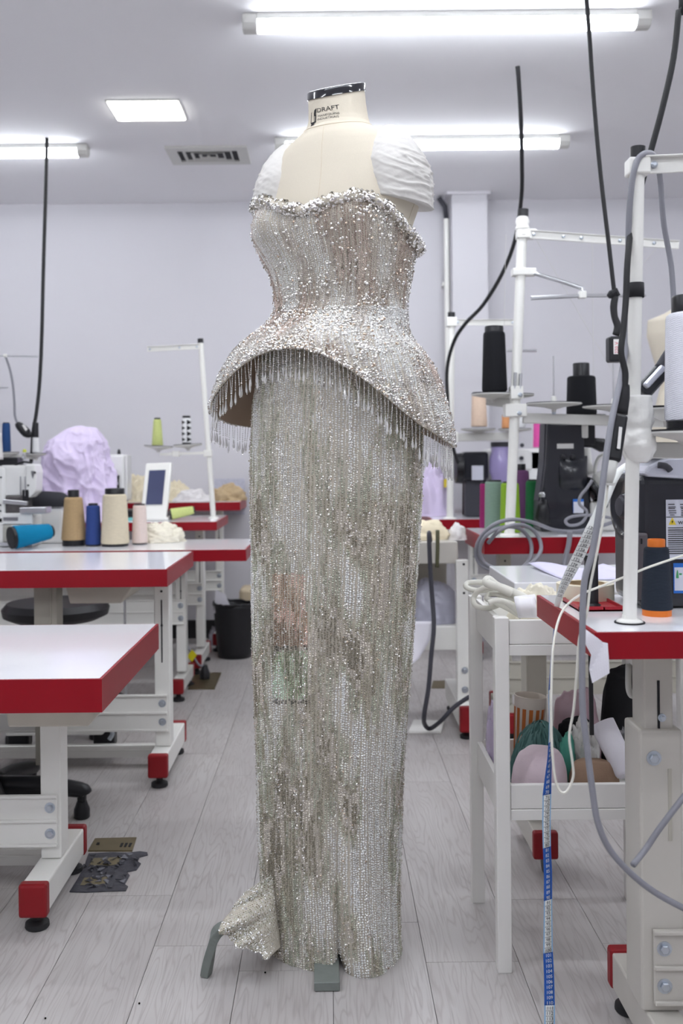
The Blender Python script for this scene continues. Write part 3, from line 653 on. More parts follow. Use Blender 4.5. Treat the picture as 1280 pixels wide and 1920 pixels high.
# treadle under it
tc_ = U(118, 1400, 3.75)
td = obj('treadle', MB().prism([V((tc_.x-.19, 3.66, .10)), V((tc_.x+.17, 3.66, .10)), V((tc_.x+.19, 3.66, .125)), V((tc_.x+.16, 3.66, .15)), V((tc_.x-.19, 3.66, .15))], (0, .24, .04)), M['white'], T2, bevel=.008)
obj('treadle_bracket', MB().tube([(tc_.x-.24, 3.64, .16), (tc_.x-.20, 3.64, .155), (tc_.x+.15, 3.64, .16), (tc_.x+.21, 3.645, .12), (tc_.x+.20, 3.645, .09)], .008, 8, smooth=4), M['zinc'], td)
for dx in (-.15, .17): obj('treadle_mount', MB().box(tc_.x+dx-.04, tc_.x+dx+.04, 3.68, 3.74, .05, .11), M['black'], td, bevel=.01)
obj('treadle_rod', MB().tube([(tc_.x+.24, 3.75, .14), (tc_.x+.24, 3.75, .62)], .005, 8), M['steel'], td)
obj('treadle_block', MB().box(tc_.x+.22, tc_.x+.30, 3.72, 3.78, .125, .19), M['black'], td, bevel=.01)
# left row, third
T3, x3e, f3, z3t, yb3 = sew_table('white sewing table carrying the row of thread cones and an overlock machine', (460, 1030), 4.4, Yb=4.98, th=.052, width=1.75)
xl = U(341, 1150, 4.72).x
leg_frame(T3, xl, 4.72, z3t-.052, 4.55, 4.95, -1, f3+.1, pw=.045, bar=(.34, .46), bh=.06, bw=.05)
obj('knee_lever', MB().tube([(U(245, 1100, 4.6).x, 4.6, z3t-.052), (U(245, 1125, 4.6).x, 4.6, z3t-.13), (U(243, 1145, 4.6).x, 4.6, z3t-.19)], [.012, .03, .04], 10), M['black'], T3, smooth=True)
leg_frame(T3, f3+.15, 4.72, z3t-.052, 4.55, 4.95, -1, f3+.1, pw=.045, bh=.06, bw=.05)
# left row, fourth and fifth
T4, x4e, f4, z4t, yb4 = sew_table('white sewing table carrying the white tablet and the lying lime cone', (405, 978), 5.05, Yb=5.62, th=.045, width=1.5)
leg_frame(T4, x4e-.12, 5.34, z4t-.045, 5.12, 5.55, -1, f4+.1, pw=.045, bar=(.34, .46), bh=.06, bw=.05)
leg_frame(T4, f4+.15, 5.34, z4t-.045, 5.12, 5.55, -1, f4+.1, pw=.045, bh=.06, bw=.05)
T5, x5e, f5, z5t, yb5 = sew_table('sewing table against the back wall heaped with cream cloth offcuts', (449, 941), 5.72, Yb=6.15, th=.05, width=1.0)
leg_frame(T5, x5e-.14, 5.92, z5t-.05, 5.74, 6.12, -1, f5+.1, pw=.045, bar=(.34, .46), bh=.06, bw=.05)
leg_frame(T5, f5+.15, 5.92, z5t-.05, 5.74, 6.12, -1, f5+.1, pw=.045, bh=.06, bw=.05)
# right row, nearest
Q1, r1e, g1, w1t, wb1 = sew_table('raised sewing table with red edge carrying a black machine and navy cone', (1118, 1185), 1.6, (1008.6, 1115.8), th=.044, side=1, width=1.2)
xl = U(1234, 1500, 1.8).x
leg_frame(Q1, xl, 1.83, w1t-.044, 1.60, 2.03, 1, g1-.1, pw=.054, sleeve=U(1230, 1370, 1.78).z, bar=(U(1255, 1893, 1.76).z, U(1255, 1752, 1.76).z), pm='cream')
a_ = U(1106, 1235, 1.95)
obj('knee_rod', MB().bar((a_.x, 1.95, w1t-.044), (U(1109, 1378, 1.95).x, 1.95, U(1109, 1378, 1.95).z), .008, .004), M['black'], Q1)
obj('hook', MB().tube([U(1178, 1245, 1.9), U(1178, 1290, 1.9), U(1186, 1305, 1.9), U(1196, 1290, 1.9), U(1200, 1240, 1.9)], .006, 8, smooth=4), M['greypl'], Q1, smooth=True)
leg_frame(Q1, g1-.15, 1.83, w1t-.044, 1.60, 2.03, 1, g1-.1, pw=.054, pm='cream')
# right row, second
Q2, r2e, g2, w2t, wb2 = sew_table('sewing table with coiled grey cable hanging over its red corner', (912, 1008), 3.79, (870, 990), th=.064, side=1, width=1.3)
xl = U(945, 1200, 4.05).x
leg_frame(Q2, xl, 4.05, w2t-.064, 3.85, 4.25, 1, g2-.1, pw=.05, bar=(U(1000, 1303, 4.0).z, U(1000, 1240, 4.0).z), pm='greybeige', bh=.07)
leg_frame(Q2, g2-.15, 4.05, w2t-.064, 3.85, 4.25, 1, g2-.1, pw=.085, pm='greybeige', bh=.07)
# right row, third
Q3, r3e, g3, w3t, wb3 = sew_table('far sewing table with red edge carrying a small black spool', (811, 974), 5.36, Yb=5.97, th=.055, side=1, width=1.25)
leg_frame(Q3, r3e+.25, 5.6, w3t-.055, 5.42, 5.8, 1, g3-.1, pw=.045, bar=(.34, .46), bh=.06, bw=.05)
leg_frame(Q3, g3-.15, 5.6, w3t-.055, 5.42, 5.8, 1, g3-.1, pw=.045, bh=.06, bw=.05)
# two more tables off to the sides are not in view

# ------------------------------------------------------------------ white work rack between the gown and the cart
WY0 = 4.0; wx1 = U(879, 1150, WY0).x; wx0 = .08; wz = U(820, 1017, WY0).z; wz2 = U(820, 1058, WY0).z
rk = thing('work_rack', 'white metal work rack with low shelf behind the gown', 'rack', ((wx0+wx1)/2, 4.2, 0))
obj('top_panel', MB().box(wx0, wx1-.04, WY0+.02, 4.5, wz2, wz), M['cream'], rk, bevel=.004)
px0 = U(856, 1150, WY0).x
for xx in (px0, wx0):
    po = obj('post', MB().box(xx, xx+.05, WY0, WY0+.05, .13, U(866, 1050, WY0).z), M['white'], rk, bevel=.004)
    if xx == px0:
        for yy in (1058, 1112): obj('bolt_hole', MB().lathe([(.005, 0), (.005, .002)], n=8).xf(Matrix.Translation(V((xx+.03, WY0+.0005, U(866, yy, WY0).z))) @ Matrix.Rotation(pi/2, 4, 'X')), M['blackm'], po)
        for yy in (1257, 1293): bolt(po, V((xx+.03, WY0-.001, U(866, yy, WY0).z)), .009)
    obj('foot_beam', MB().box(xx-.002, xx+.06, 3.93, 4.42, .042, .13), M['white'], rk, bevel=.004)
    obj('foot_cap', MB().box(xx-.004, xx+.062, 3.9, 3.932, .03, .132), M['redcap'], rk, bevel=.006)
    for yy in (3.94, 4.38): obj('levelling_pad', MB().lathe([(.026, 0), (.028, .012), (.012, .02), (.01, .042)], (xx+.028, yy, 0), 14), M['rubber'], rk, smooth='a')
obj('shelf', MB().box(wx0, px0+.01, WY0+.03, 4.4, U(820, 1222, WY0).z, U(820, 1177, WY0).z), M['white'], rk, bevel=.004)
obj('back_panel', MB().box(wx0, px0+.01, 4.42, 4.44, U(820, 1222, WY0).z, wz2), M['greybeige'], rk)

# ------------------------------------------------------------------ cart
M['paintw'] = mat('brushed_white_paint', srgb(232, 230, 226), .5, noise_s=18, noise_a=.03, bump=.15, bump_s=60, stretch=(1, 1, .15))
cy0 = onz(945, 1820, 0).y; cy1 = onz(890, 1690, 0).y
cart = thing('wooden_cart', 'white painted wooden cart with two open trays holding cords and scraps', 'cart', (.56, (cy0+cy1)/2, 0))
cxl = onz(945, 1820, 0).x; lw = .031; cxr = .775; ct_z = U(945, 1157, cy0).z
cxb = onz(890, 1690, 0).x
legs = [(cxl, cy0), (cxb+.008, cy1), (cxr, cy0), (onz(1180, 1680, 0).x, cy1)]
for i, (lx, ly) in enumerate(legs):
    obj('leg', MB().box(lx-lw/2, lx+lw/2, ly-.012, ly+.02, 0, ct_z), M['paintw'], cart, bevel=.002)
for nm, za, zb in (('upper_tray', U(1000, 1228, cy0).z, U(1000, 1162, cy0).z), ('lower_tray', U(1000, 1536, cy0).z, U(1000, 1470, cy0).z)):
    x0, x1 = cxl+lw/2, cxr-lw/2; tr_ = MB(); zl = za+(zb-za)*.32
    trm = obj(nm, MB().box(x0-.02, x1+.02, cy0+.006, cy1+.005, zl-.012, zl), M['paintw'], cart)
    obj('front_board', MB().box(x0+.0015, x1, cy0-.006, cy0+.008, zl, zb), M['paintw'], trm, bevel=.0015)
    obj('front_rail', MB().box(x0+.0005, x1, cy0-.008, cy0+.008, za, zl-.001), M['paintw'], trm, bevel=.0015)
    obj('back_board', MB().box(x0, x1, cy1, cy1+.012, za, zb), M['paintw'], trm, bevel=.0015)
    for xs in (cxl-.006, cxr-.006): obj('side_board', MB().box(xs, xs+.012, cy0+.02, cy1-.012, za, zb), M['paintw'], trm, bevel=.0015)
    if nm == 'lower_tray': LZ = zl
    else: UZ = zl

# ------------------------------------------------------------------ swivel stools
M['seat'] = mat('black_vinyl', (.013, .013, .016), .45, noise_s=30, noise_a=.2, bump=.1)
def stool(label, c, sz, rot):
    t = thing('swivel_stool', label, 'stool', (c[0], c[1], 0), 'black swivel stools', )
    obj('column', MB().lathe([(.028, .10), (.028, .26), (.018, .27), (.018, sz-.08)], (c[0], c[1], 0), 14), M['black'], t, smooth='a')
    obj('seat', MB().lathe([(.0, sz-.08), (.17, sz-.08), (.215, sz-.06), (.222, sz-.03), (.20, sz-.005), (.12, sz+.004), (0, sz+.002)], (c[0], c[1], 0), 36), M['seat'], t, smooth='a')
    for k in range(5):
        a_ = rot+k*2*pi/5; d = V((cos(a_), sin(a_), 0)); c0 = V((c[0], c[1], 0))
        arm = MB(); pts = [c0+d*.02+V((0,0,.115)), c0+d*.15+V((0,0,.108)), c0+d*.27+V((0,0,.088)), c0+d*.29+V((0,0,.075))]
        arm.tube(pts, [.032, .030, .024, .018], 10, smooth=3); obj('base_arm', arm, M['black'], t, smooth=True)
        cs = c0+d*.275; ca = obj('glide_stem', MB().lathe([(.014, .05), (.016, .085)], cs, 10), M['black'], t)
        obj('glide', MB().lathe([(.022, 0), (.025, .004), (.025, .028), (.019, .042), (.016, .052)], cs, 14), M['black'], ca, smooth='a')
stool('black swivel stool between the two bare tables, star base showing', (U(-5, 1490, 3.12).x, 3.06), .52, R(8))
stool('black swivel stool with round seat pushed under the cone table', (U(110, 1147, 4.2).x, 4.16), U(110, 1130, 4.1).z, R(30))
# ------------------------------------------------------------------ threads: cones, spools
TC = {}
def tm_(name, rgb):
    if name not in TC: TC[name] = thread_mat('thread_'+name, srgb(*rgb))
    return TC[name]
def cone(label, base, h, rb, rt, thread, core=None, core_r=None, cb=.0, ct=.06, group=None, tilt=None, n=28, name='thread_cone'):
    """wound cone on its former: base centre, overall height, thread radius at foot and top; cb / ct bare former below / above as fraction of h"""
    core = core or M['black']; t = thing(name, label, 'thread cone', base, group)
    z0, z1 = h*cb, h*(1-ct); cr0, cr1 = rb*.93, (core_r or rt*.72)
    body = MB().lathe([(rb*.9, z0), (rb*.985, z0+h*.012), (rb, z0+h*.035), (rb+(rt-rb)*.5, (z0+z1)/2), (rt, z1-h*.05), (rt*.965, z1-h*.02), (rt*.85, z1-h*.003), (cr1, z1)], n=n)
    cm = MB().lathe([(cr0, 0), (cr0, z0+h*.01), (cr1, z1-h*.01), (cr1, h*.985), (cr1*.94, h), (cr1*.7, h), (cr1*.62, h*.93), (0, h*.93)], n=n)
    o1 = obj('winding', body, thread, t, smooth='a', local=True); o2 = obj('former', cm, core, t, smooth='a', local=True)
    if tilt: t.rotation_euler = tilt
    return t
def cone_px(label, xl, xr, yt, yb, z, thread, taper=.78, core=None, cb=.0, ct=.07, group=None, core_f=.62, zoff=0, Y=None):
    b = onz((xl+xr)/2, yb, z) if Y is None else U((xl+xr)/2, yb, Y)
    s = F/b.y; rb = (xr-xl)/2/s; h = (yb-yt)/s*1.0
    p = V((b.x, b.y+rb*.6, z if Y is None else b.z))
    return cone(label, p, h, rb, rb*taper, thread, core, rb*taper*core_f, cb, ct, group)
G1 = 'thread cones standing on the table'
cone_px('tan thread cone with black foot beside the lying teal cone', 112, 158, 919, 1024, z3t, tm_('tan', (186, 158, 118)), .74, cb=.10, ct=.13, group=G1, core_f=.62)
cone_px('navy blue thread cone between the tan cone and the beige cone', 158, 188, 944, 1024, z3t, tm_('navyblue', (54, 76, 140)), .84, cb=.03, ct=.05, group=G1, core_f=.7)
cone_px('large pale beige thread cone with broad black rim', 186, 239, 916, 1025, z3t, tm_('beige', (224, 212, 186)), .84, cb=.04, ct=.10, group=G1, core_f=.82)
cone_px('pale blush pink thread cone in front of the lace heap', 246, 275, 945, 1021, z3t, tm_('blush', (232, 214, 206)), .84, cb=.03, ct=.03, group=G1, core_f=.86)
# teal cone lying down
p = onz(62, 1021, z3t); s = F/p.y
M['label'] = mat('white_label', srgb(232, 230, 228), .7)
ty = cone('teal blue thread cone lying on its side, hollow black end facing out', V((p.x-.012, 4.47, z3t+.0555)), .20, .054, .036, tm_('teal', (0, 128, 172)), None, .028, .06, .05, G1, tilt=(0, R(84), R(40)))
obj('hollow', MB().lathe([(.050, -.002), (.046, -.001), (.04, .05), (0, .06)], n=28), M['blackm'], ty, local=True)
obj('paper_label', MB().grid(lambda u, v: (cos(2.2+u*.7)*.0515, sin(2.2+u*.7)*.0515, .012+v*.03), 6, 2), M['label'], ty, local=True, solid=.0006)
# lime cone lying by the tablet
cone('lime green thread cone lying on its side beside the tablet', V((U(318, 966, 5.2).x, 5.2, z4t+.03)), .135, .030, .021, tm_('lime', (206, 216, 140)), None, .017, .06, .06, None, tilt=(0, R(80), R(10)))

# ------------------------------------------------------------------ heaps of cloth
def heap(name, label, cat, c, r, material, seed=0, amp=.35, freq=3.2, n=40, group=None, flat=True, pw=.8):
    def fn(u, v):
        th = 2*pi*u; ph_ = pi*v/2*1.0; d = V((cos(th)*sin(ph_), sin(th)*sin(ph_), cos(ph_)))
        q = V((d.x*freq+seed*3.1, d.y*freq+seed, d.z*freq*.8)); k = 1+amp*(noise.noise(q)+.6*(1-abs(noise.noise(q*2.1))*2)*.5+.35*noise.noise(q*4.3))
        sx = max(sin(ph_), 0)**pw
        return V((c[0]+cos(th)*sx*r[0]*k, c[1]+sin(th)*sx*r[1]*k, c[2]+max(cos(ph_)*r[2]*k, 0 if v < 1 else 0)))
    m_ = MB().grid(fn, n*2, n, cu=True); nb = len(m_.v); m_.f.append(tuple(reversed([nb-2*n+j for j in range(2*n)]))); m_.mi.append(0)
    return one(name, m_, material, label, cat, group, smooth=True)
def fab(name, rgb, rough=.85, **k): return mat(name, srgb(*rgb), rough, noise_s=40, noise_a=.06, bump=.3, bump_s=250, **k)
M['lace'] = fab('ivory_lace', (240, 234, 216)); M['creamc'] = fab('cream_cloth', (232, 220, 192)); M['beigec'] = fab('beige_cloth', (196, 172, 136)); M['whitecl'] = fab('white_cloth', (230, 226, 226))
M['lilac'] = mat('lilac_cotton', srgb(224, 210, 240), .75, noise_s=6, noise_a=.05, bump=.2, bump_s=60, sheen=.2)
p = onz(292, 1020, z3t)
heap('lace_heap', 'gathered ivory lace heap behind the blush cone', 'lace', (p.x, p.y+.14, z3t+.001), (.115, .10, .088), M['lace'], 3, .16, 4.5)
# fabrics on the far table
zz = z5t+.001
for nm, lb, x, y, r, mt, sd in (('cloth_heap', 'cream cloth offcut standing up behind the tablet', 258, 5.88, (.07, .09, .14), 'creamc', 1), ('cloth_heap', 'crumpled cream and beige cloth offcut in the middle of the wall table', 322, 6.0, (.105, .09, .10), 'creamc', 5),
        ('cloth_heap', 'low white cloth offcut hanging near the stand pole', 362, 5.80, (.10, .05, .065), 'whitecl', 8), ('cloth_heap', 'folded tan cloth offcut at the table end by the gown', 428, 5.96, (.10, .12, .085), 'beigec', 2)):
    heap(nm, lb, 'cloth', (U(x, 940, y).x, y, zz), r, M[mt], sd, .3, 2.6, 26, 'cloth offcuts on the wall table')
fb = MB(); fx = U(432, 900, 6.16)
M['printed'] = mat('grey_printed_card', srgb(188, 188, 202), .6, noise_s=60, noise_a=.3)
a_, b_ = U(402, 898, 6.17), U(459, 935, 6.17)
one('printed_card', MB().box(a_.x, b_.x, 6.165, 6.175, b_.z-.1, a_.z), M['printed'], 'grey printed card standing against the back wall', 'card')
# ------------------------------------------------------------------ lilac cloth draped over a machine
cx_, cy_, cz_ = U(133, 940, 5.12).x, 5.25, z4t+.001
top_z = U(138, 796, 5.2).z
def drape(u, v):
    th = 2*pi*u; t = v; hh = top_z-cz_
    rx = np.interp(t, [0, .08, .25, .45, .7, 1], [.0, .075, .14, .168, .178, .185]); ry = rx*.8
    sk_ = np.interp(t, [0, .3, 1], [.03, .0, -.005])
    se = lambda c_: math.copysign(abs(c_)**.75, c_)
    x = se(cos(th))*rx; y = se(sin(th))*ry; z = hh*(1-t**1.25)
    q = V((x*9+2, y*9, z*7)); cr = lambda s_, k_, o_: max(0, 1-abs(noise.noise(V((x*s_+o_, y*s_, z*s_*.9+x*s_*.5))))*k_); f = noise.noise(q*.6)*.03*min(t*2.2, 1)+(.026*cr(7, 4, 3)+.016*cr(12, 4.5, 9)+.008*cr(20, 4, 1))*min(t*2, 1)+.010*sin(th*11+z*10)*t*(.4 if cos(th) < .2 else 1.2)
    return V((cx_+sk_+x+cos(th)*f, cy_+y+sin(th)*f, cz_+z+.012*noise.noise(q*1.6)*(1-t)))
m_ = MB().grid(drape, 170, 100, cu=True)
one('machine_cover', m_, M['lilac'], 'crumpled lilac cotton cloth draped over a sewing machine', 'cloth', smooth=True)
# ------------------------------------------------------------------ tablet control panel
tb = U(275, 973, 5.2); tl = thing('control_tablet', 'white tablet control panel with dark screen, leaning back on its stand', 'control panel', (U(300, 970, 5.2).x, 5.2, z4t))
b0, b1, t0, t1 = U(262, 971, 5.16), U(311, 971, 5.16), U(273, 868, 5.28), U(322, 866, 5.28)
b0.z = b1.z = z4t+.005
nrm = (b1-b0).cross(t0-b0).normalized()
obj('body', MB().prism([b0, b1, t1, t0], -nrm*.035), M['white'], tl, bevel=.008)
def on(u, v, o=.0015): return (b0*(1-u)+b1*u)*(1-v)+(t0*(1-u)+t1*u)*v+nrm*o
M['screen'] = mat('dark_blue_screen', srgb(70, 76, 108), .15, coat=.5, noise_s=8, noise_a=.15)
obj('screen', MB().prism([on(.17, .26), on(.80, .26), on(.80, .86), on(.17, .86)], nrm*.002), M['screen'], tl)
obj('stand_foot', MB().box(b0.x-.01, b1.x+.012, 5.165, 5.30, z4t, z4t+.018), M['white'], tl, bevel=.006)
# turquoise packet
one('thread_packet', MB().box(U(238, 960, 5.25).x, U(262, 960, 5.25).x, 5.2, 5.3, z4t, z4t+.012), mat('turquoise_packet', srgb(120, 200, 196), .4), 'small turquoise packet lying beside the tablet', 'packet', bevel=.004)
# ------------------------------------------------------------------ white machine heads at the back-left
M['machine'] = mat('white_machine_enamel', srgb(234, 234, 232), .3, coat=.4, noise_s=6, noise_a=.02)
a_ = U(206, 852, 5.3); b_ = U(236, 935, 5.3)
mh = thing('sewing_machine', 'white lockstitch machine head showing behind the lilac cover', 'sewing machine', ((a_.x+b_.x)/2, 5.4, z4t))
obj('head', MB().box(a_.x-.06, b_.x-.012, 5.33, 5.47, z4t+.09, a_.z), M['machine'], mh, bevel=.015)
obj('face_plate', MB().box(b_.x-.012, b_.x, 5.335, 5.465, z4t+.10, a_.z-.004), M['machine'], mh, bevel=.008)
obj('base', MB().box(a_.x-.30, b_.x+.03, 5.32, 5.48, z4t, z4t+.05), M['black'], mh, bevel=.01)
obj('pillar', MB().box(a_.x-.30, a_.x-.2, 5.34, 5.46, z4t+.05, a_.z-.02), M['machine'], mh, bevel=.02)
obj('arm', MB().box(a_.x-.30, a_.x-.05, 5.34, 5.46, a_.z-.10, a_.z-.01), M['machine'], mh, bevel=.015)
obj('thread_pin', MB().lathe([(.008, 0), (.01, .01), (.006, .03)], (U(223, 850, 5.4).x, 5.4, a_.z-.002), 10), M['black'], mh)
obj('presser_lever', MB().tube([U(221, 892, 5.32), U(221, 902, 5.31), U(222, 925, 5.33)], [.009, .006, .006], 8), M['black'], mh)
for dx, yy in ((213, 890), (214, 912)): obj('screw', MB().lathe([(.004, 0), (.004, .004)], n=8).xf(Matrix.Translation(U(dx, yy, 5.328)) @ Matrix.Rotation(pi/2, 4, 'X')), M['blackm'], mh)
# ------------------------------------------------------------------ overlock machine at the left edge
OY = 4.64
def ob(x0, x1, y0, y1, dy0=0, dy1=.16): 
    a_, b_ = U(x0, y0, OY), U(x1, y1, OY); return (a_.x, b_.x, OY+dy0, OY+dy1, b_.z, a_.z)
ov = thing('overlock_machine', 'white overlock machine with steel needle plates at the table edge', 'sewing machine', (U(10, 1020, OY).x, OY+.1, z3t))
obj('base', MB().box(*ob(-70, 62, 965, 1026)[:4], z3t, U(0, 968, OY).z), M['machine'], ov, bevel=.01)
obj('column', MB().box(*ob(-70, 10, 876, 985, 0, .2)), M['machine'], ov, bevel=.015)
obj('head', MB().box(*ob(-2, 50, 872, 930, .01, .14)), M['machine'], ov, bevel=.012)
fp = ob(47, 68, 870, 930, .0, .12)
fpl = obj('face_plate', MB().prism([(fp[0], OY, fp[5]), (fp[1]-.008, OY, fp[5]), (fp[1], OY, fp[5]-.04), (fp[1]-.004, OY, fp[4]+.02), (fp[0]+.012, OY, fp[4]-.012), (fp[0], OY, fp[4])], (0, .12, 0)), M['machine'], ov, bevel=.008)
M['badge'] = mat('grey_badge', (.28, .28, .3), .3, metal=.7)
obj('badge', MB().prism([U(58, 883, OY-.001), U(65, 883, OY-.001), U(64, 890, OY-.001), U(61.5, 898, OY-.001), U(59, 890, OY-.001)], (0, -.002, 0)), M['badge'], fpl)
obj('top_cover', MB().box(*ob(-40, 30, 858, 873, .02, .14)), M['black'], ov, bevel=.006)
obj('thread_guide', MB().tube([U(28, 872, OY+.02), U(45, 866, OY+.02), U(60, 868, OY+.02)], .005, 8), M['black'], ov)
tp = obj('tension_post', MB().lathe([(.006, 0), (.006, .025), (.012, .028), (.012, .036), (.004, .04), (.004, .055)], U(44, 872, OY+.05), 12), M['steel'], ov, smooth='a')
obj('tension_cap', MB().lathe([(.009, 0), (.009, .012), (0, .016)], U(46, 848, OY+.05), 10), mat('lime_cap', srgb(206, 214, 80), .4), tp)
for dx in (38, 47): obj('needle_bar', MB().tube([U(dx, 893, OY-.004), U(dx, 930, OY-.004)], .003, 6), M['steel'], ov)
obj('looper_block', MB().box(*ob(8, 50, 930, 964, .01, .1)), mat('dark_steel', (.16, .15, .15), .4, metal=.8, noise_s=50, noise_a=.5), ov, bevel=.006)
obj('presser_arm', MB().bar(U(6, 940, OY-.002), U(52, 944, OY-.002), .012, .02), M['steel'], ov, bevel=.003)
obj('guard', MB().box(*ob(42, 54, 918, 940, -.006, .03)), M['black'], ov, bevel=.004)
obj('needle_plate', MB().box(*ob(40, 90, 951, 962, -.03, .06)), M['steel'], ov, bevel=.003)
obj('front_cover', MB().box(*ob(5, 62, 962, 982, -.014, .0)), M['machine'], ov, bevel=.004)
obj('hinge', MB().box(*ob(8, 36, 969, 976, -.020, -.012)), M['badge'], ov, bevel=.003)
obj('chip_window', MB().box(*ob(6, 40, 984, 1016, -.012, .0)), mat('smoked_window', srgb(170, 168, 160), .2, coat=.5, noise_s=12, noise_a=.4), ov, bevel=.004)
obj('oil_pan', MB().box(*ob(2, 62, 1017, 1023, -.02, .1)), M['steel'], ov)
for x, y in ((2, 895), (1, 947), (1, 958), (53, 910), (66, 886)): obj('screw', MB().lathe([(.0045, 0), (.0045, .006)], n=8).xf(Matrix.Translation(U(x, y, OY-.0)) @ Matrix.Rotation(pi/2, 4, 'X')), M['blackm'], ov)
# white bolster/waste chute next to it
fw = thing('fabric_bolster', 'charcoal padded roll resting on a white box behind the cones', 'roll', (U(90, 960, 4.88).x, 4.9, z3t))
obj('box', MB().box(U(60, 960, 4.8).x, U(116, 960, 4.8).x, 4.80, 4.96, z3t, U(90, 955, 4.8).z), M['machine'], fw, bevel=.012)
obj('lid', MB().box(U(62, 960, 4.76).x, U(117, 960, 4.76).x, 4.79, 4.96, U(90, 958, 4.76).z, U(90, 952, 4.76).z), M['plastic'], fw, bevel=.003)
obj('roll', MB().tube([U(52, 938, 4.87), U(58, 937, 4.87), U(90, 938, 4.87), U(116, 939, 4.87), U(120, 940, 4.87)], [.02, .042, .045, .042, .03], 16, smooth=3), mat('charcoal_felt', srgb(58, 58, 64), .95, bump=.3), fw, smooth=True)
# ------------------------------------------------------------------ thread stands
def stand(label, base, top, r, cap=.02):
    t = thing('thread_stand', label, 'thread stand', base)
    b, tp_ = V(base), V(top); t['lean'] = 0
    del t['lean']
    obj('pole', MB().tube([b, tp_], r, 14), M['white'], t, smooth='a')
    d = (tp_-b).normalized()
    obj('pole_cap', MB().tube([tp_-d*cap*.2, tp_+d*cap], r*1.08, 12), M['black'], t, smooth='a')
    obj('base_flange', MB().lathe([(r*1.9, 0), (r*1.9, .003), (r*1.7, .006), (r*1.1, .008), (r*1.05, .014)], b, 18), M['white'], t, smooth='a')
    return t
def arm(t, p, q, w_=.022, screws=(), th=.006):
    m_ = MB().bar(p, q, th, w_); u = V((0, 0, w_/2)); m_.bar(V(p)+u+V((0, -.006, 0)), V(q)+u+V((0, -.006, 0)), .016, .003)
    a_ = obj('guide_arm', m_, M['white'], t, bevel=.0015)
    for f in screws:
        c_ = V(p).lerp(V(q), f); obj('eyelet', MB().lathe([(w_*.22, 0), (w_*.22, .006), (w_*.1, .008)], n=10).xf(Matrix.Translation(c_+V((0, -th/2, 0))) @ Matrix.Rotation(pi/2, 4, 'X')), M['zinc'], a_)
    return a_
def clamp(t, c_, w_, d, h): return obj('clamp', MB().box(c_[0]-w_/2, c_[0]+w_/2, c_[1]-d/2, c_[1]+d/2, c_[2]-h/2, c_[2]+h/2), M['white'], t, bevel=.003)
def disc(t, c_, r, tilt=0, pin=None):
    Mx = Matrix.Rotation(tilt, 4, 'Y')
    d = obj('spool_disc', MB().lathe([(.008, -.03), (.010, -.02), (r*.35, -.012), (r*.95, -.003), (r, 0), (r*.99, .003), (0, .003)], c_, 30, Mx), M['greypl'], t, smooth='a')
    obj('pad', MB().lathe([(r*.985, .003), (r*.985, .0065), (0, .0065)], c_, 30, Mx), M['blackm'], d, smooth='a')
    if pin: 
        obj('spool_pin', MB().tube([V(c_)+V((0,0,.004)), V(c_)+V((0,0,pin))], .003, 8), M['steel'], d)
        obj('pin_collar', MB().lathe([(.012, .006), (.009, .03), (.006, .032)], c_, 12), M['white'], d, smooth='a')
    return d
# stand by the tablet
bY = 5.35; b = onz(400, 962, z4t); b = V((U(400, 960, bY).x, bY, z4t)); tp_ = U(376, 642, bY)
s1 = stand('white thread stand rising behind the tablet, two cones on its discs', b, tp_, .0145)
arm(s1, U(276, 655, bY-.02), U(374, 650, bY-.02), .026, (.05, .62, .95))
e_ = U(390, 850, bY); clamp(s1, e_, .045, .05, .035)
obj('cross_arm', MB().bar(U(300, 852, bY-.01), U(388, 849, bY-.01), .012, .014), M['white'], s1); clamp(s1, U(330, 851, bY-.01), .04, .04, .03)
d1 = U(297, 838, bY); d2 = U(352, 835, bY); disc(s1, d1, .078, R(3)); disc(s1, d2, .078, R(-3))
cone('lime green thread cone standing on the stand disc above the tablet', d1+V((-.005, 0, .008)), .150, .030, .021, tm_('lime', 0), None, .017, .0, .06)
zc = d2+V((-.006, 0, .008)); zt_ = thing('thread_cone', 'white spool with black zigzag band on the stand disc', 'thread cone', zc)
obj('winding', MB().lathe([(.024, .006), (.024, .135), (.021, .14)], n=24), tm_('purewhite', (236, 236, 238)), zt_, local=True, smooth='a')
obj('former', MB().lathe([(.0245, 0), (.0245, .007), (.02, .008), (.02, .14), (.0215, .141), (.0215, .152), (.012, .152), (.012, .14), (0, .14)], n=24), M['black'], zt_, local=True, smooth='a')
zg = MB()
for k in range(4):
    za = .010+k*.031
    for f0 in range(4):
        a0 = f0*pi/2+.2
        for j in range(5):
            w0, w1 = .0135*(1-j/5), .0135*(1-(j+1)/5); b0_, b1_ = a0+j*.26, a0+(j+1)*.26
            zg.add([(cos(a_)*.0248, sin(a_)*.0248, z) for a_, z in ((b0_, za+.0135-w0), (b1_, za+.0135-w1), (b1_, za+.0135+w1), (b0_, za+.0135+w0))], [(0, 1, 2, 3)])
obj('zigzag', zg, M['ink'], zt_, local=True)
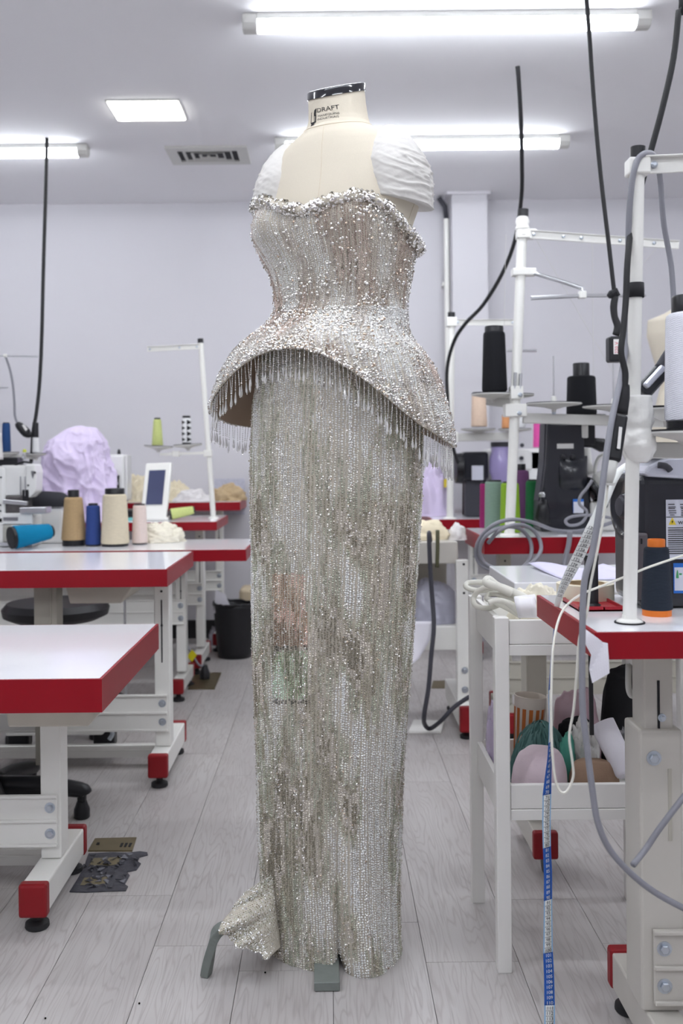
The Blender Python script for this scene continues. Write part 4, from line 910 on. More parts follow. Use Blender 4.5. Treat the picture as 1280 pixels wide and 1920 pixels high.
# stand at the left edge
bY = 4.9; b = V((U(-22, 960, bY).x, bY, z3t)); s2 = stand('white thread stand at the overlock machine holding the dark blue cone', b, U(-22, 640, bY), .012)
obj('guide_arm', MB().bar(U(-25, 666, bY), U(70, 669, bY), .008, .008), M['steel'], s2); obj('guide_rod', MB().bar(U(-25, 727, bY), U(15, 727, bY), .007, .007), M['steel'], s2)
clamp(s2, U(10, 667, bY), .018, .02, .016)
obj('cross_arm', MB().bar(U(-25, 856, bY), U(62, 857, bY), .02, .02), M['greypl'], s2)
d1 = U(12, 850, bY-.01); disc(s2, d1, .062)
cone('dark blue thread cone on the stand disc at the overlock machine', d1+V((0, 0, .008)), .145, .022, .019, tm_('darkblue', (44, 78, 130)), None, .016, .0, .03)
d1 = U(67, 852, bY); disc(s2, d1, .05); cone('slim white thread cone with black top behind the hanging plug', d1+V((0, 0, .008)), .15, .017, .014, tm_('purewhite', 0), None, .015, 0, .06)
one('pressing_cloth', MB().grid(lambda u, v: V((U(-12+u*(14+3*v), 812+v*50, 4.6).x, 4.6+.01*sin(u*9), U(0, 812+v*50, 4.6).z)), 8, 8), M['whitecl'], 'white cloth edge hanging beside the overlock machine', 'cloth', smooth=True, solid=.003)
# ------------------------------------------------------------------ cables on the left
cY = 4.93
tk = thing('ceiling_cable', 'single black power cable dropping from the ceiling behind the lilac cover', 'cable', (U(88, 265, cY).x, cY, CEIL))
pts = [(88, 262), (87, 300), (85, 380), (82, 480), (80, 560), (78, 640), (74, 720), (68, 775), (62, 810), (60, 850), (58, 868)]
top_ = U(88, 262, cY); P_ = [U(x, y, cY) for x, y in pts]; P_[0].z = CEIL
obj('cord', MB().tube(P_, .0092, 10, smooth=4), M['rubber'], tk, smooth=True)
hp_ = thing('hanging_plug', 'black inline plug hanging on a grey wire beside the black cable', 'plug', U(45, 803, cY-.03))
obj('wire', MB().tube([U(x, y, cY-.03) for x, y in ((10, 668), (18, 690), (24, 720), (27, 755), (28, 780), (33, 794))], .006, 8, smooth=4), M['greyc'], hp_, smooth=True)
obj('plug_body', MB().tube([U(x, y, cY-.03) for x, y in ((32, 793), (36, 798), (44, 806), (50, 812), (55, 815), (62, 812))], [.012, .02, .024, .024, .016, .008], 12, smooth=3), M['black'], hp_, smooth=True)
obj('plug_label', MB().prism([U(41, 797, cY-.056), U(45, 796, cY-.056), U(52, 805, cY-.056), U(48, 808, cY-.056)], (0, .002, 0)), M['label'], hp_)
# ------------------------------------------------------------------ bin and floor fittings
M['bin'] = mat('black_bin_liner', (.013, .013, .016), .4, noise_s=15, noise_a=.2, bump=.6, bump_s=25)
bc_ = onz(437, 1238, 0); s = F/bc_.y; br_ = 36/s
bn = thing('waste_bin', 'black waste bin with liner and white paper by the wall', 'bin', (bc_.x, bc_.y+br_, 0))
def binf(u, v): 
    a_ = 2*pi*u; r = (.085+.05*v)*(1+.03*noise.noise(V((cos(a_)*3, sin(a_)*3, v*2)))*v); r = (31+9*v)/s*(1+.03*noise.noise(V((cos(a_)*4, sin(a_)*4, v*2)))*v)
    return V((bc_.x+cos(a_)*r, bc_.y+br_+sin(a_)*r, v*103/s+(.012*noise.noise(V((cos(a_)*3, sin(a_)*3, 1)))*v)))
m_ = MB().grid(binf, 40, 10, cu=True); m_.f.append(tuple(reversed(range(40)))); m_.mi.append(0)
bo_ = obj('bucket', m_, M['bin'], bn, smooth=True, solid=.004)
obj('liner_rim', MB().tube([binf(k/40, .99) for k in range(41)], .007, 6), M['bin'], bn, smooth=True)
a0, a1, a2, a3 = [U(x, y, bc_.y+br_*.5) for x, y in ((401, 1150), (435, 1146), (422, 1114), (404, 1106))]
one('scrap_paper', MB().prism([a0, a1, a2, a3], (0, .003, 0)).prism([a0+V((0, .05, 0)), a1+V((-.02, .06, 0)), a2+V((-.02, .06, .0))], (0, .002, 0)), M['paper'], 'crumpled white paper sticking out of the black bin', 'paper')
p = U(462, 1118, 5.1); one('kraft_parcel', MB().box(U(448, 1118, bc_.y+.25).x, U(500, 1118, bc_.y+.25).x, bc_.y+.25, bc_.y+.45, .0, U(460, 1104, bc_.y+.25).z), mat('kraft_paper', srgb(204, 188, 160), .8), 'pale brown paper parcel standing behind the black bin', 'parcel', bevel=.02)
p = onz(402, 1208, 0); heap('plastic_scrap', 'small grey plastic scrap on the floor beside the bin', 'scrap', (p.x+.0, p.y-.02, 0), (.03, .03, .09), mat('grey_film', srgb(150, 146, 156), .3), 9, .4, 3, 16)
M['brass'] = mat('brass_plate', srgb(128, 116, 88), .4, metal=.75, noise_s=25, noise_a=.2)
def plate(name, label, quad, material, h=.003, cat='floor plate'):
    Q = [onz(x, y, 0) for x, y in quad]; return one(name, MB().prism([q for q in Q][::-1], (0, 0, h)), material, label, cat, bevel=.0008)
pb = thing('floor_socket', 'brass floor socket plate with black plug near the bin', 'socket', onz(385, 1280, 0))
obj('plate', MB().prism([onz(x, y, 0) for x, y in ((352, 1293), (402, 1293), (415, 1262), (366, 1262))], (0, 0, .004)), M['brass'], pb)
q_ = onz(384, 1274, 0); obj('plug', MB().lathe([(.026, .004), (.028, .03), (.02, .05), (.012, .075)], q_, 14), M['black'], pb, smooth='a')
obj('plug_cord', MB().tube([q_+V((-.005, 0, .07)), U(372, 1246, q_.y-.02), U(358, 1222, q_.y-.03), U(345, 1203, q_.y), U(334, 1193, q_.y+.02)], .006, 8, smooth=4), M['greyc'], pb, smooth=True)
obj('cord_tag', MB().prism([U(360, 1218, q_.y-.04), U(369, 1228, q_.y-.04), U(360, 1241, q_.y-.04), U(350, 1231, q_.y-.04)], (0, .002, 0)), mat('yellow_tag', srgb(238, 226, 40), .5), pb, label='yellow paper tag')
fpz = thing('floor_plate', 'brass floor box lid beside the torn black tape', 'floor plate', onz(210, 1585, 0))
obj('lid', MB().prism([onz(x, y, 0) for x, y in ((165, 1597), (248, 1597), (256, 1572), (178, 1574))], (0, 0, .004)), M['brass'], fpz)
for k in range(3): obj('slot', MB().prism([onz(x+k*8, y, .0042) for x, y in ((224, 1588), (228, 1588), (232, 1581), (227, 1581))], (0, 0, .001)), M['blackm'], fpz)
obj('slot', MB().prism([onz(x, y, .0042) for x, y in ((180, 1584), (186, 1584), (187, 1580), (182, 1580))], (0, 0, .001)), M['blackm'], fpz)
M['duct'] = mat('worn_black_tape', srgb(66, 66, 74), .5, noise_s=45, noise_a=.7, bump=.8, bump_s=60)
M['duct2'] = mat('frayed_grey_tape', srgb(120, 120, 128), .5, noise_s=60, noise_a=.4, bump=.6, bump_s=80)
rag = [(130, 1673), (160, 1674), (200, 1672), (236, 1671), (240, 1663), (234, 1659), (240, 1648), (243, 1642), (238, 1636), (256, 1632), (264, 1620), (258, 1616), (262, 1608), (277, 1604), (276, 1599), (262, 1597), (240, 1600), (210, 1599), (166, 1601), (158, 1625), (146, 1648)]
tpz = thing('tape_patch', 'torn black tape patch on the floor beside the low table foot', 'tape', onz(200, 1640, 0))
obj('tape', MB().prism([onz(x, y, .0005) for x, y in rag], (0, 0, .002)), M['duct'], tpz)
for qd in (((166, 1624), (222, 1622), (229, 1607), (176, 1609)), ((150, 1660), (196, 1658), (204, 1644), (158, 1646))): obj('worn_spot', MB().prism([onz(x, y, .0026) for x, y in qd], (0, 0, .0006)), mat('worn_brass', srgb(122, 112, 86), .6, noise_s=40, noise_a=.35), tpz)
for k in range(70):
    x, y = 160+rnd.random()*95, 1604+rnd.random()*62; c_ = onz(x, y, .003)
    if x > 235 and y > 1630: continue
    obj('shred', MB().prism([c_+V((rnd.uniform(-.012, .012), rnd.uniform(-.012, .012), rnd.uniform(0, .006))) for _ in range(4)], (0, 0, .0012)), M['duct'] if k % 3 else M['duct2'], tpz)
for k, (x, y) in enumerate(((85, 1911), (261, 1883), (497, 1825))):
    one('loose_bead', MB().lathe([(0, 0), (.002, .001), (.002, .003), (0, .004)], onz(x, y, 0), 8), M['mirror'], 'tiny loose crystal bead fallen on the floor planks', 'bead', 'loose beads on the floor')
def cross_thread():
    m = mat('thread_crosswound', srgb(236, 237, 246), .7, noise_s=60, noise_a=.04); nt = m.node_tree; b = nt.nodes['Principled BSDF']; tc = nt.nodes.new('ShaderNodeTexCoord'); sep = nt.nodes.new('ShaderNodeSeparateXYZ'); nt.links.new(tc.outputs['Object'], sep.inputs[0])
    an = nt.nodes.new('ShaderNodeMath'); an.operation = 'ARCTAN2'; nt.links.new(sep.outputs['Y'], an.inputs[0]); nt.links.new(sep.outputs['X'], an.inputs[1]); hs_ = []
    for sg, fz in ((8, 2100), (-9, 1850)):
        a1 = nt.nodes.new('ShaderNodeMath'); a1.operation = 'MULTIPLY'; a1.inputs[1].default_value = sg*2; nt.links.new(an.outputs[0], a1.inputs[0]); z1 = nt.nodes.new('ShaderNodeMath'); z1.operation = 'MULTIPLY_ADD'; z1.inputs[1].default_value = fz; nt.links.new(sep.outputs['Z'], z1.inputs[0]); nt.links.new(a1.outputs[0], z1.inputs[2])
        sn = nt.nodes.new('ShaderNodeMath'); sn.operation = 'SINE'; nt.links.new(z1.outputs[0], sn.inputs[0]); hs_.append(sn)
    mx = nt.nodes.new('ShaderNodeMath'); mx.operation = 'MAXIMUM'; nt.links.new(hs_[0].outputs[0], mx.inputs[0]); nt.links.new(hs_[1].outputs[0], mx.inputs[1])
    bp = nt.nodes.new('ShaderNodeBump'); bp.inputs['Strength'].default_value = .55; bp.inputs['Distance'].default_value = .0008; nt.links.new(mx.outputs[0], bp.inputs['Height']); nt.links.new(bp.outputs[0], b.inputs['Normal']); return m
# ------------------------------------------------------------------ right side: plain work table behind the cart
wt_y0, wt_y1 = 2.56, 2.96; wtz = U(1000, 1092, wt_y0).z; wtx0 = U(1000, 1092, wt_y0).x-.05
wt = thing('work_table', 'plain white work table standing behind the wooden cart', 'table', (wtx0+.5, 2.76, 0))
obj('tabletop', MB().box(wtx0, wtx0+1.1, wt_y0, wt_y1, wtz-.03, wtz), M['lam'], wt, bevel=.003)
pxx = U(1000, 1250, 2.74).x
for xx in (pxx, wtx0+1.0):
    obj('post', MB().box(xx-.028, xx+.028, 2.70, 2.78, .12, wtz-.03), M['greybeige'], wt, bevel=.004)
    obj('foot_beam', MB().box(xx-.03, xx+.03, 2.62, 2.92, .06, .125), M['cream'], wt, bevel=.004)
    for ya, yb in ((2.6, 2.625), (2.915, 2.94)): obj('foot_cap', MB().box(xx-.033, xx+.033, ya, yb, .056, .129), M['redcap'], wt, bevel=.006)
    for yy in (2.66, 2.88):
        cs = obj('caster', MB().lathe([(.024, .048), (.026, .054), (.012, .056), (.012, .065)], (xx+.01, yy, 0), 14), M['steel'], wt, smooth='a')
        obj('wheel', MB().lathe([(.008, -.012), (.022, -.010), (.0235, 0), (.022, .010), (.008, .012)], n=14).xf(Matrix.Translation((xx+.012, yy, .0235)) @ Matrix.Rotation(pi/2, 4, 'Y')), M['black'], cs, smooth='a')
sh_ = MB().grid(lambda u, v: V((U(1030+u*150-v*20, 0, 2.7).x, wt_y0+.03+v*.32, wtz+.002+.012*sin(u*5+1)*v*v+.010*u*v)), 14, 8)
M['lavp'] = mat('lavender_paper', srgb(220, 216, 240), .7)
one('paper_sheet', sh_, M['lavp'], 'large lavender-white paper sheet on the work table behind the cart', 'paper', solid=.0015, smooth=True)
# ------------------------------------------------------------------ near right table: stand, machine, cones, small things
bp_ = onz(1180, 1168, w1t); pY = bp_.y; tpp = U(1195, 300, pY)
s3 = stand('tall white thread stand beside the black machine, plastic wrapped around its pole', bp_, tpp, .0118, .022)
obj('flange_ring', MB().lathe([(.0255, .0), (.0255, .0025)], bp_, 20), M['blackm'], s3)
def polept(y): f = (y-1168)/(300-1168); return bp_.lerp(tpp, f)
arm(s3, polept(313)+V((.008, -.004, .0)), polept(311)+V((.34, -.004, .01)), .027, (.05,))
clamp(s3, polept(314), .036, .034, .028)
cl_ = polept(313)
def wrapf(u, v):
    a_ = 2*pi*u; c_ = polept(868-v*126); r = np.interp(v, [0, .06, .25, .42, .5, .6, .85, 1], [.014, .022, .030, .027, .0235, .026, .025, .0235])
    r *= 1+.10*noise.noise(V((cos(a_)*3, sin(a_)*3, v*7)))+.06*noise.noise(V((cos(a_)*8, sin(a_)*8, v*18)))
    return V((c_.x+cos(a_)*r+.004*(1-v)*1.2+.006, c_.y+sin(a_)*r, c_.z))
m_ = MB().grid(wrapf, 40, 34, cu=True); m_.f.append(tuple(reversed(range(40)))); m_.mi.append(0); nb = len(m_.v); m_.f.append(tuple(nb-40+j for j in range(40))); m_.mi.append(0)
obj('plastic_wrap', m_, M['wrap'], s3, smooth=True, label='crinkled white plastic wrap round the pole')
la = polept(850); obj('cross_arm', MB().bar(la+V((.03, .012, .005)), la+V((.36, .012, .0)), .014, .028), M['greypl'], s3, bevel=.002)
dc = U(1292, 812, pY-.03); disc(s3, dc, .062); d_b = V((U(1222, 778, pY+.14).x+.03, pY+.14, U(1222, 770, pY+.14).z)); disc(s3, d_b, .075)
cone('big white thread cone on the tall stand disc, black former', dc+V((.006, 0, .008)), .222, .0455, .0425, cross_thread(), None, .033, .05, .13)
obj('pole_tape', MB().lathe([(.0145, -.012), (.0148, 0), (.0145, .013)], polept(545), 16), M['blackm'], s3, smooth=True, label='black tape band')
# machine
mY = 1.83
bm = thing('sewing_machine', 'black sewing machine with warning label and handwheel on the raised table', 'sewing machine', (U(1260, 1145, mY).x, mY+.1, w1t))
def bx_(x0, x1, y0, y1, Ya, Yb): a_, b_ = U(x0, y0, Ya), U(x1, y1, Ya); return (a_.x, b_.x, Ya, Yb, b_.z, a_.z)
q = bx_(1197, 1330, 890, 1140, mY, 2.0); obj('body', MB().box(*q[:4], w1t+.002, q[5]), M['blackcoat'], bm, bevel=.018, seg=4)
q = bx_(1205, 1330, 857, 893, mY-.01, 2.0); M['silver'] = mat('silver_plastic', srgb(206, 208, 220), .25, metal=.3, coat=.4)
obj('top_cover', MB().prism([(q[0], q[2], q[4]+.006), (q[0]+.01, q[2], q[4]), (q[1], q[2], q[4]-.008), (q[1], q[2], q[5]), (q[0]+.045, q[2], q[5]), (q[0]+.012, q[2], q[5]-.016)], (0, .16, 0)), M['silver'], bm, bevel=.006)
obj('cover_latch', MB().tube([U(1233, 872, mY-.014), U(1248, 874, mY-.016), U(1256, 882, mY-.014)], .006, 8, smooth=3), M['dgrey'], bm, smooth=True)
obj('film', MB().grid(lambda u, v: V((U(1215+u*80, 862-6*sin(u*4)-v*3, mY+.02).x, mY+v*.12, U(1215, 858-5*sin(u*5), mY).z+.004*sin(v*5))), 12, 6), M['wrap'], bm, smooth=True, label='crinkled clear film')
q = bx_(1190, 1216, 1000, 1125, mY-.006, mY+.05); sp = obj('side_plate', MB().box(*q), mat('brown_grey_plate', srgb(96, 90, 94), .5), bm, bevel=.004)
obj('keyhole', MB().box(*bx_(1201, 1204, 1010, 1020, mY-.008, mY-.005)), M['blackm'], sp)
hw = V((U(1178, 950, mY+.09).x, mY+.09, U(1178, 950, mY+.09).z)); Mh = Matrix.Translation(hw) @ Matrix.Rotation(-pi/2, 4, 'Y') @ Matrix.Rotation(R(8), 4, 'X')
h_ = obj('handwheel', MB().lathe([(.03, -.03), (.060, -.028), (.066, -.02), (.067, .0), (.064, .010), (.056, .012), (.050, .006), (.030, .004), (.024, .014), (0, .016)], n=40).xf(Mh), M['blackcoat'], bm, smooth='a')
obj('wheel_rim', MB().tube([Mh @ V((cos(2*pi*k/48)*.0665, sin(2*pi*k/48)*.0665, .004)) for k in range(49)], .0016, 6), M['silver'], h_)
obj('wheel_hub', MB().lathe([(.020, .014), (.018, .02), (0, .021)], n=20).xf(Mh), M['dgrey'], h_, smooth='a')
obj('motor_shell', MB().lathe([(.062, -.03), (.070, -.036), (.074, -.05), (.074, -.08)], n=36).xf(Mh), M['blackcoat'], bm, smooth='a')
M['plate'] = mat('pale_label', srgb(214, 216, 228), .45); M['yel'] = mat('warning_yellow', srgb(232, 206, 60), .5); M['blue'] = mat('label_blue', srgb(40, 110, 200), .5); M['grn'] = mat('label_green', srgb(60, 150, 90), .5)
def flat(name, x0, x1, y0, y1, mt, par, Y=mY-.0012): return obj(name, MB().box(*bx_(x0, x1, y0, y1, Y, Y+.0006)), mt, par)
lb_ = flat('warning_label', 1248, 1310, 937, 1048, M['plate'], bm)
ln = MB()
for y in [945, 950] + list(range(953, 966, 4)):
    for xa, xb in ((1252, 1268), (1273, 1306)): ln.box(*bx_(xa+rnd.random()*4, xb-rnd.random()*6, y, y+1.3, mY-.0018, mY-.0012))
for y in range(989, 1040, 4): ln.box(*bx_(1252, 1300-rnd.random()*14, y, y+1.1+rnd.random()*.5, mY-.0018, mY-.0012))
ln.box(*bx_(1249, 1309, 969, 969.6, mY-.0018, mY-.0012))
obj('small_print', ln, M['ink'], lb_)
obj('warning_triangle', MB().prism([U(1253, 984, mY-.0014), U(1267, 984, mY-.0014), U(1260, 970, mY-.0014)], (0, -.0006, 0)), M['yel'], lb_)
obj('bolt_mark', MB().prism([U(1261, 974, mY-.0022), U(1258.5, 979, mY-.0022), U(1260, 979, mY-.0022), U(1259, 983, mY-.0022), U(1262, 977.5, mY-.0022), U(1260.6, 977.5, mY-.0022)], (0, -.0004, 0)), M['ink'], lb_)
def put_text(name, s, size, org, par, m_=None, rx=pi/2, roll=0., bold=0, sx=1.):
    vs_, fs = text_geo(s, size, bold); Mx = Matrix.Translation(org) @ Matrix.Rotation(roll, 4, 'Y') @ Matrix.Rotation(rx, 4, 'X')
    return obj(name, MB().add([Mx @ V((v.x*sx, v.y, 0)) for v in vs_], fs), m_ or M['ink'], par)
put_text('warning_text', 'WARNING', .0085, U(1271, 983, mY-.002), lb_, bold=.0002)
l2 = flat('blue_label', 1262, 1310, 1056, 1112, M['blue'], bm); flat('label_field', 1264, 1310, 1064, 1107, M['plate'], l2, mY-.0018)
obj('bottle_mark', MB().prism([U(1267, 1084, mY-.0024), U(1272, 1084, mY-.0024), U(1271, 1074, mY-.0024), U(1270, 1069, mY-.0024), U(1269, 1069, mY-.0024), U(1268, 1074, mY-.0024)], (0, -.0005, 0)), M['grn'], l2)
flat('green_mark', 1273, 1278, 1075, 1078, M['grn'], l2, mY-.0024)
# navy cone on orange former
M['orange'] = mat('orange_plastic', srgb(224, 120, 40), .4)
cone_px('navy thread cone on an orange former at the black machine', 1208, 1266, 1012, 1156, w1t, tm_('navy', (36, 44, 56)), .80, M['orange'], cb=.075, ct=.10, core_f=.70)
# red tray, masking tape, black holder
q0 = onz(1085, 1147, w1t); q1 = onz(1172, 1147, w1t); yb_ = onz(1120, 1128, w1t).y
rt = thing('red_tray', 'small red plastic tray holding the black spool post', 'tray', (q0.x+.05, q0.y+.05, w1t)); M['redpl'] = mat('red_plastic', srgb(170, 30, 44), .4)
tr_ = MB().box(q0.x, q1.x, q0.y, yb_, w1t, w1t+.003)
obj('floor_plate', tr_, M['redpl'], rt); obj('rim', MB().box(q0.x, q1.x, q0.y, q0.y+.003, w1t, w1t+.009).box(q0.x, q1.x, yb_-.003, yb_, w1t, w1t+.009).box(q0.x, q0.x+.003, q0.y, yb_, w1t, w1t+.009).box(q1.x-.003, q1.x, q0.y, yb_, w1t, w1t+.009).box(q0.x+.045, q0.x+.048, q0.y, yb_, w1t, w1t+.008), M['redpl'], rt)
sp_ = onz(1113, 1141, w1t+.003); one('spool_post', MB().lathe([(.018, 0), (.018, .004), (.0125, .008), (.0125, .086), (.0135, .088), (.0135, .097), (.009, .099), (0, .099)], V((sp_.x, sp_.y+.016, w1t+.0035)), 22), M['black'], 'black cylindrical spool post standing in the red tray', 'spool post', smooth='a')
tq = onz(1111, 1132, w1t); ro = .056
tpc = V((tq.x, min(tq.y+ro, wb1-ro), w1t)); trl = thing('tape_roll', 'roll of cream masking tape lying flat behind the red tray', 'tape roll', tpc)
obj('tape', MB().lathe([(.040, .001), (ro, .001), (ro, .033), (.040, .033), (.040, .001)], tpc, 36), M['tape'], trl, smooth='a'); obj('core', MB().lathe([(.037, .001), (.04, .001), (.04, .0335), (.037, .0335), (.037, .001)], tpc, 30), M['beigec'], trl, smooth='a')
# paper taped to the corner
tY = 1.594
def scr(u, v):
    l = [(1098, 1180), (1096, 1206), (1108, 1228), (1104, 1255), (1110, 1281)]; r_ = [(1120, 1196), (1130, 1204), (1139, 1206), (1141, 1236), (1142, 1262)]
    x = v*4; i = min(int(x), 3); f = x-i; a_ = V((*l[i], 0)).lerp(V((*l[i+1], 0)), f); b = V((*r_[i], 0)).lerp(V((*r_[i+1], 0)), f); p = a_.lerp(b, u)
    return U(p.x, p.y, tY-.003-.006*abs(sin(v*4+u*2))-.012*(1-u)*(v < .5)*0)
one('tissue_scrap', MB().grid(scr, 8, 16), M['paper'], 'torn white tissue scrap taped to the raised table corner', 'paper', smooth=False, solid=.0008)
# ------------------------------------------------------------------ cables and measuring tape on the near right
def cable(name, label, pts, r, m_, cat='cable', k=5, n=10): return one(name, MB().tube(pts, r, n, smooth=k), m_, label, cat, smooth=True)
cable('grey_cable', 'thick grey cable looped over the tall stand and trailing along its table leg',
      [U(1264, 592, 1.80), U(1258, 500, 1.80), U(1244, 420, 1.79), U(1238, 345, 1.78), U(1232, 305, 1.74), U(1222, 289, 1.70), U(1208, 288, 1.67), U(1194, 302, 1.665), U(1184, 345, 1.665), U(1178, 430, 1.68), U(1178, 540, 1.70), U(1174, 640, 1.69), U(1164, 705, 1.65), U(1146, 790, 1.60), U(1134, 870, 1.58), U(1124, 950, 1.57), U(1110, 1035, 1.565),
       U(1096, 1085, 1.56), U(1092, 1150, 1.555), U(1091, 1250, 1.55), U(1092, 1330, 1.55), U(1100, 1400, 1.55), U(1110, 1480, 1.55), U(1120, 1540, 1.55), U(1142, 1592, 1.56), U(1185, 1640, 1.57), U(1235, 1678, 1.58), U(1300, 1712, 1.58)], .0051, M['greyc'])
cable('grey_branch_cable', 'grey cable branch rising from the trailing cable past the table leg', [U(1186, 1622, 1.58), U(1210, 1592, 1.6), U(1240, 1548, 1.6), U(1300, 1470, 1.6)], .005, M['greyc'])
cable('black_drop_cable', 'black power cable dropping from the ceiling to the tall stand', [V((U(1277, -60, 1.7).x, 1.7, CEIL)), U(1278, -60, 1.7), U(1272, 20, 1.7), U(1262, 110, 1.7), U(1242, 200, 1.7), U(1222, 275, 1.705), U(1204, 340, 1.71), U(1184, 420, 1.69), U(1176, 490, 1.662), U(1173, 560, 1.655), U(1168, 620, 1.645), U(1164, 660, 1.64), U(1172, 700, 1.64), U(1170, 730, 1.64)], .0054, M['rubber'])
cn = thing('cable_connector', 'black taped inline connector beside the plastic wrapped pole', 'connector', U(1155, 800, 1.62))
obj('taped_joint', MB().tube([U(1171, 722, 1.645), U(1168, 745, 1.64), U(1163, 775, 1.635)], [.008, .011, .012], 10, smooth=3), M['blackm'], cn, smooth=True)
obj('connector_body', MB().bar(U(1162, 778, 1.632), U(1148, 866, 1.615), .024, .020), M['black'], cn, bevel=.005)
obj('connector_label', MB().prism([U(1160, 800, 1.616), U(1166, 801, 1.616), U(1162, 842, 1.606), U(1156, 841, 1.606)], (0, -.001, 0)), M['label'], cn)
obj('strain_relief', MB().tube([U(1147, 866, 1.615), U(1143, 890, 1.61), U(1140, 905, 1.608)], [.010, .009, .007], 12), M['greypl'], cn, smooth=True); obj('relief_ring', MB().tube([U(1140, 905, 1.608), U(1139.5, 910, 1.608)], .011, 14), M['greypl'], cn, smooth='a')
cable('power_lead', 'thin white cord falling from the connector in a long loop past the cart', [U(1139, 910, 1.605), U(1133, 960, 1.60), U(1120, 1030, 1.59), U(1106, 1100, 1.58), U(1100, 1150, 1.57), U(1086, 1195, 1.57), U(1081, 1260, 1.57), U(1075, 1330, 1.57), U(1067, 1380, 1.57), U(1073, 1430, 1.57), U(1074, 1458, 1.57), U(1062, 1484, 1.57), U(1048, 1482, 1.57), U(1039, 1450, 1.57), U(1034, 1390, 1.57), U(1033, 1310, 1.58), U(1036, 1220, 1.6), U(1046, 1165, 1.64),
       U(1062, 1135, 1.70), U(1090, 1114, 1.72), U(1130, 1098, 1.72), U(1180, 1078, 1.715), U(1220, 1062, 1.72), U(1300, 1035, 1.72)], .0021, M['whitec'], k=5, n=8)
pg = thing('black_plug', 'glossy black plug leaning at the pole beside the big white cone', 'plug', U(1225, 715, 1.72))
obj('plug_body', MB().bar(U(1202, 738, 1.72), U(1240, 695, 1.72), .03, .028, up=(0, -1, .2)), M['blackcoat'], pg, bevel=.006, seg=3)
obj('plug_cover', MB().bar(U(1208, 726, 1.705), U(1243, 688, 1.705), .012, .02, up=(0, -1, .2)), M['silver'], pg, bevel=.004)
obj('plug_relief', MB().tube([U(1238, 692, 1.72), U(1248, 670, 1.72), U(1256, 650, 1.72), U(1264, 592, 1.78)], [.012, .009, .007, .0055], 10, smooth=3), M['dgrey'], pg, smooth=True)
# measuring tape
M['tblue'] = mat('tape_blue', srgb(36, 92, 180), .45); M['twhite'] = mat('tape_white', srgb(232, 234, 232), .45); M['tlight'] = mat('tape_light_blue', srgb(150, 190, 226), .45)
mt_ = thing('measuring_tape', 'blue and white measuring tape hanging from the machine to the floor', 'measuring tape', U(1030, 1500, 1.9))
tY = 1.9
CL = [(1040, 1172), (1034, 1240), (1030, 1300), (1031, 1345), (1031, 1380), (1030, 1420), (1027, 1460), (1025, 1490), (1024, 1540), (1025, 1592), (1027, 1640), (1027, 1692), (1027, 1740), (1027, 1788), (1029, 1830), (1030, 1885), (1030, 1945)]
WD = [(1172, 8), (1290, 9), (1340, 8), (1380, 9), (1420, 12), (1460, 16), (1490, 18.5), (1600, 17.5), (1700, 18), (1800, 20), (1945, 21)]
cyl = [c[1] for c in CL]; cxl_ = [c[0] for c in CL]
def tw(y): return np.interp(y, cyl, cxl_), np.interp(y, [a_ for a_, _ in WD], [b for _, b in WD])/2
def tp3(y, f, o=0.):                      # f in -1..1 across the ribbon; a narrow look comes from the ribbon turning edge-on
    x, hw_ = tw(y); ang = math.acos(min(1, hw_/10.3)); p = U(x, y, tY); return V((p.x+f*.0103*cos(ang), p.y+f*.0103*sin(ang)-o, p.z))
def y_at(n_): return 1490+9.87*(n_-70)
segs = [(38, 50, 0), (50, 60, 1), (60, 70, 0), (70, 80, 1), (80, 90, 0), (90, 100, 1), (100, 110, 0), (110, 116, 1)]
for n0, n1, kind in segs:
    y0, y1 = y_at(n0), y_at(n1)
    if n0 == 38: y0 = 1172
    sgm = obj('tape_length', MB().grid(lambda u, v: tp3(y0+(y1-y0)*v, u*1.5-.75), 2, 12), M['twhite'] if kind else M['tblue'], mt_, smooth=True, solid=.0006, label='white length' if kind else 'blue length')
    obj('border', MB().grid(lambda u, v: tp3(y0+(y1-y0)*v, -1+u*.25), 1, 12).join(MB().grid(lambda u, v: tp3(y0+(y1-y0)*v, .75+u*.25), 1, 12)), M['tlight'] if kind else M['tblue'], sgm, solid=.0006)
    pr = MB()
    for n_ in range(max(n0+1, 61), n1+1):
        yc_ = y_at(n_-.5); vs_, fs = text_geo(str(n_), .0092)
        wdt = max(v.x for v in vs_)
        pr.add([tp3(yc_-(v.y-.0032)*F/tY, (v.x-wdt/2)/.0103, .0007) for v in vs_], fs)
        if kind: pr.add([tp3(y_at(n_), -.72, .0006), tp3(y_at(n_), .72, .0006), tp3(y_at(n_)+.7, .72, .0006), tp3(y_at(n_)+.7, -.72, .0006)], [(0, 3, 2, 1)])
    if pr.v: obj('numerals', pr, M['ink'] if kind else M['twhite'], sgm)
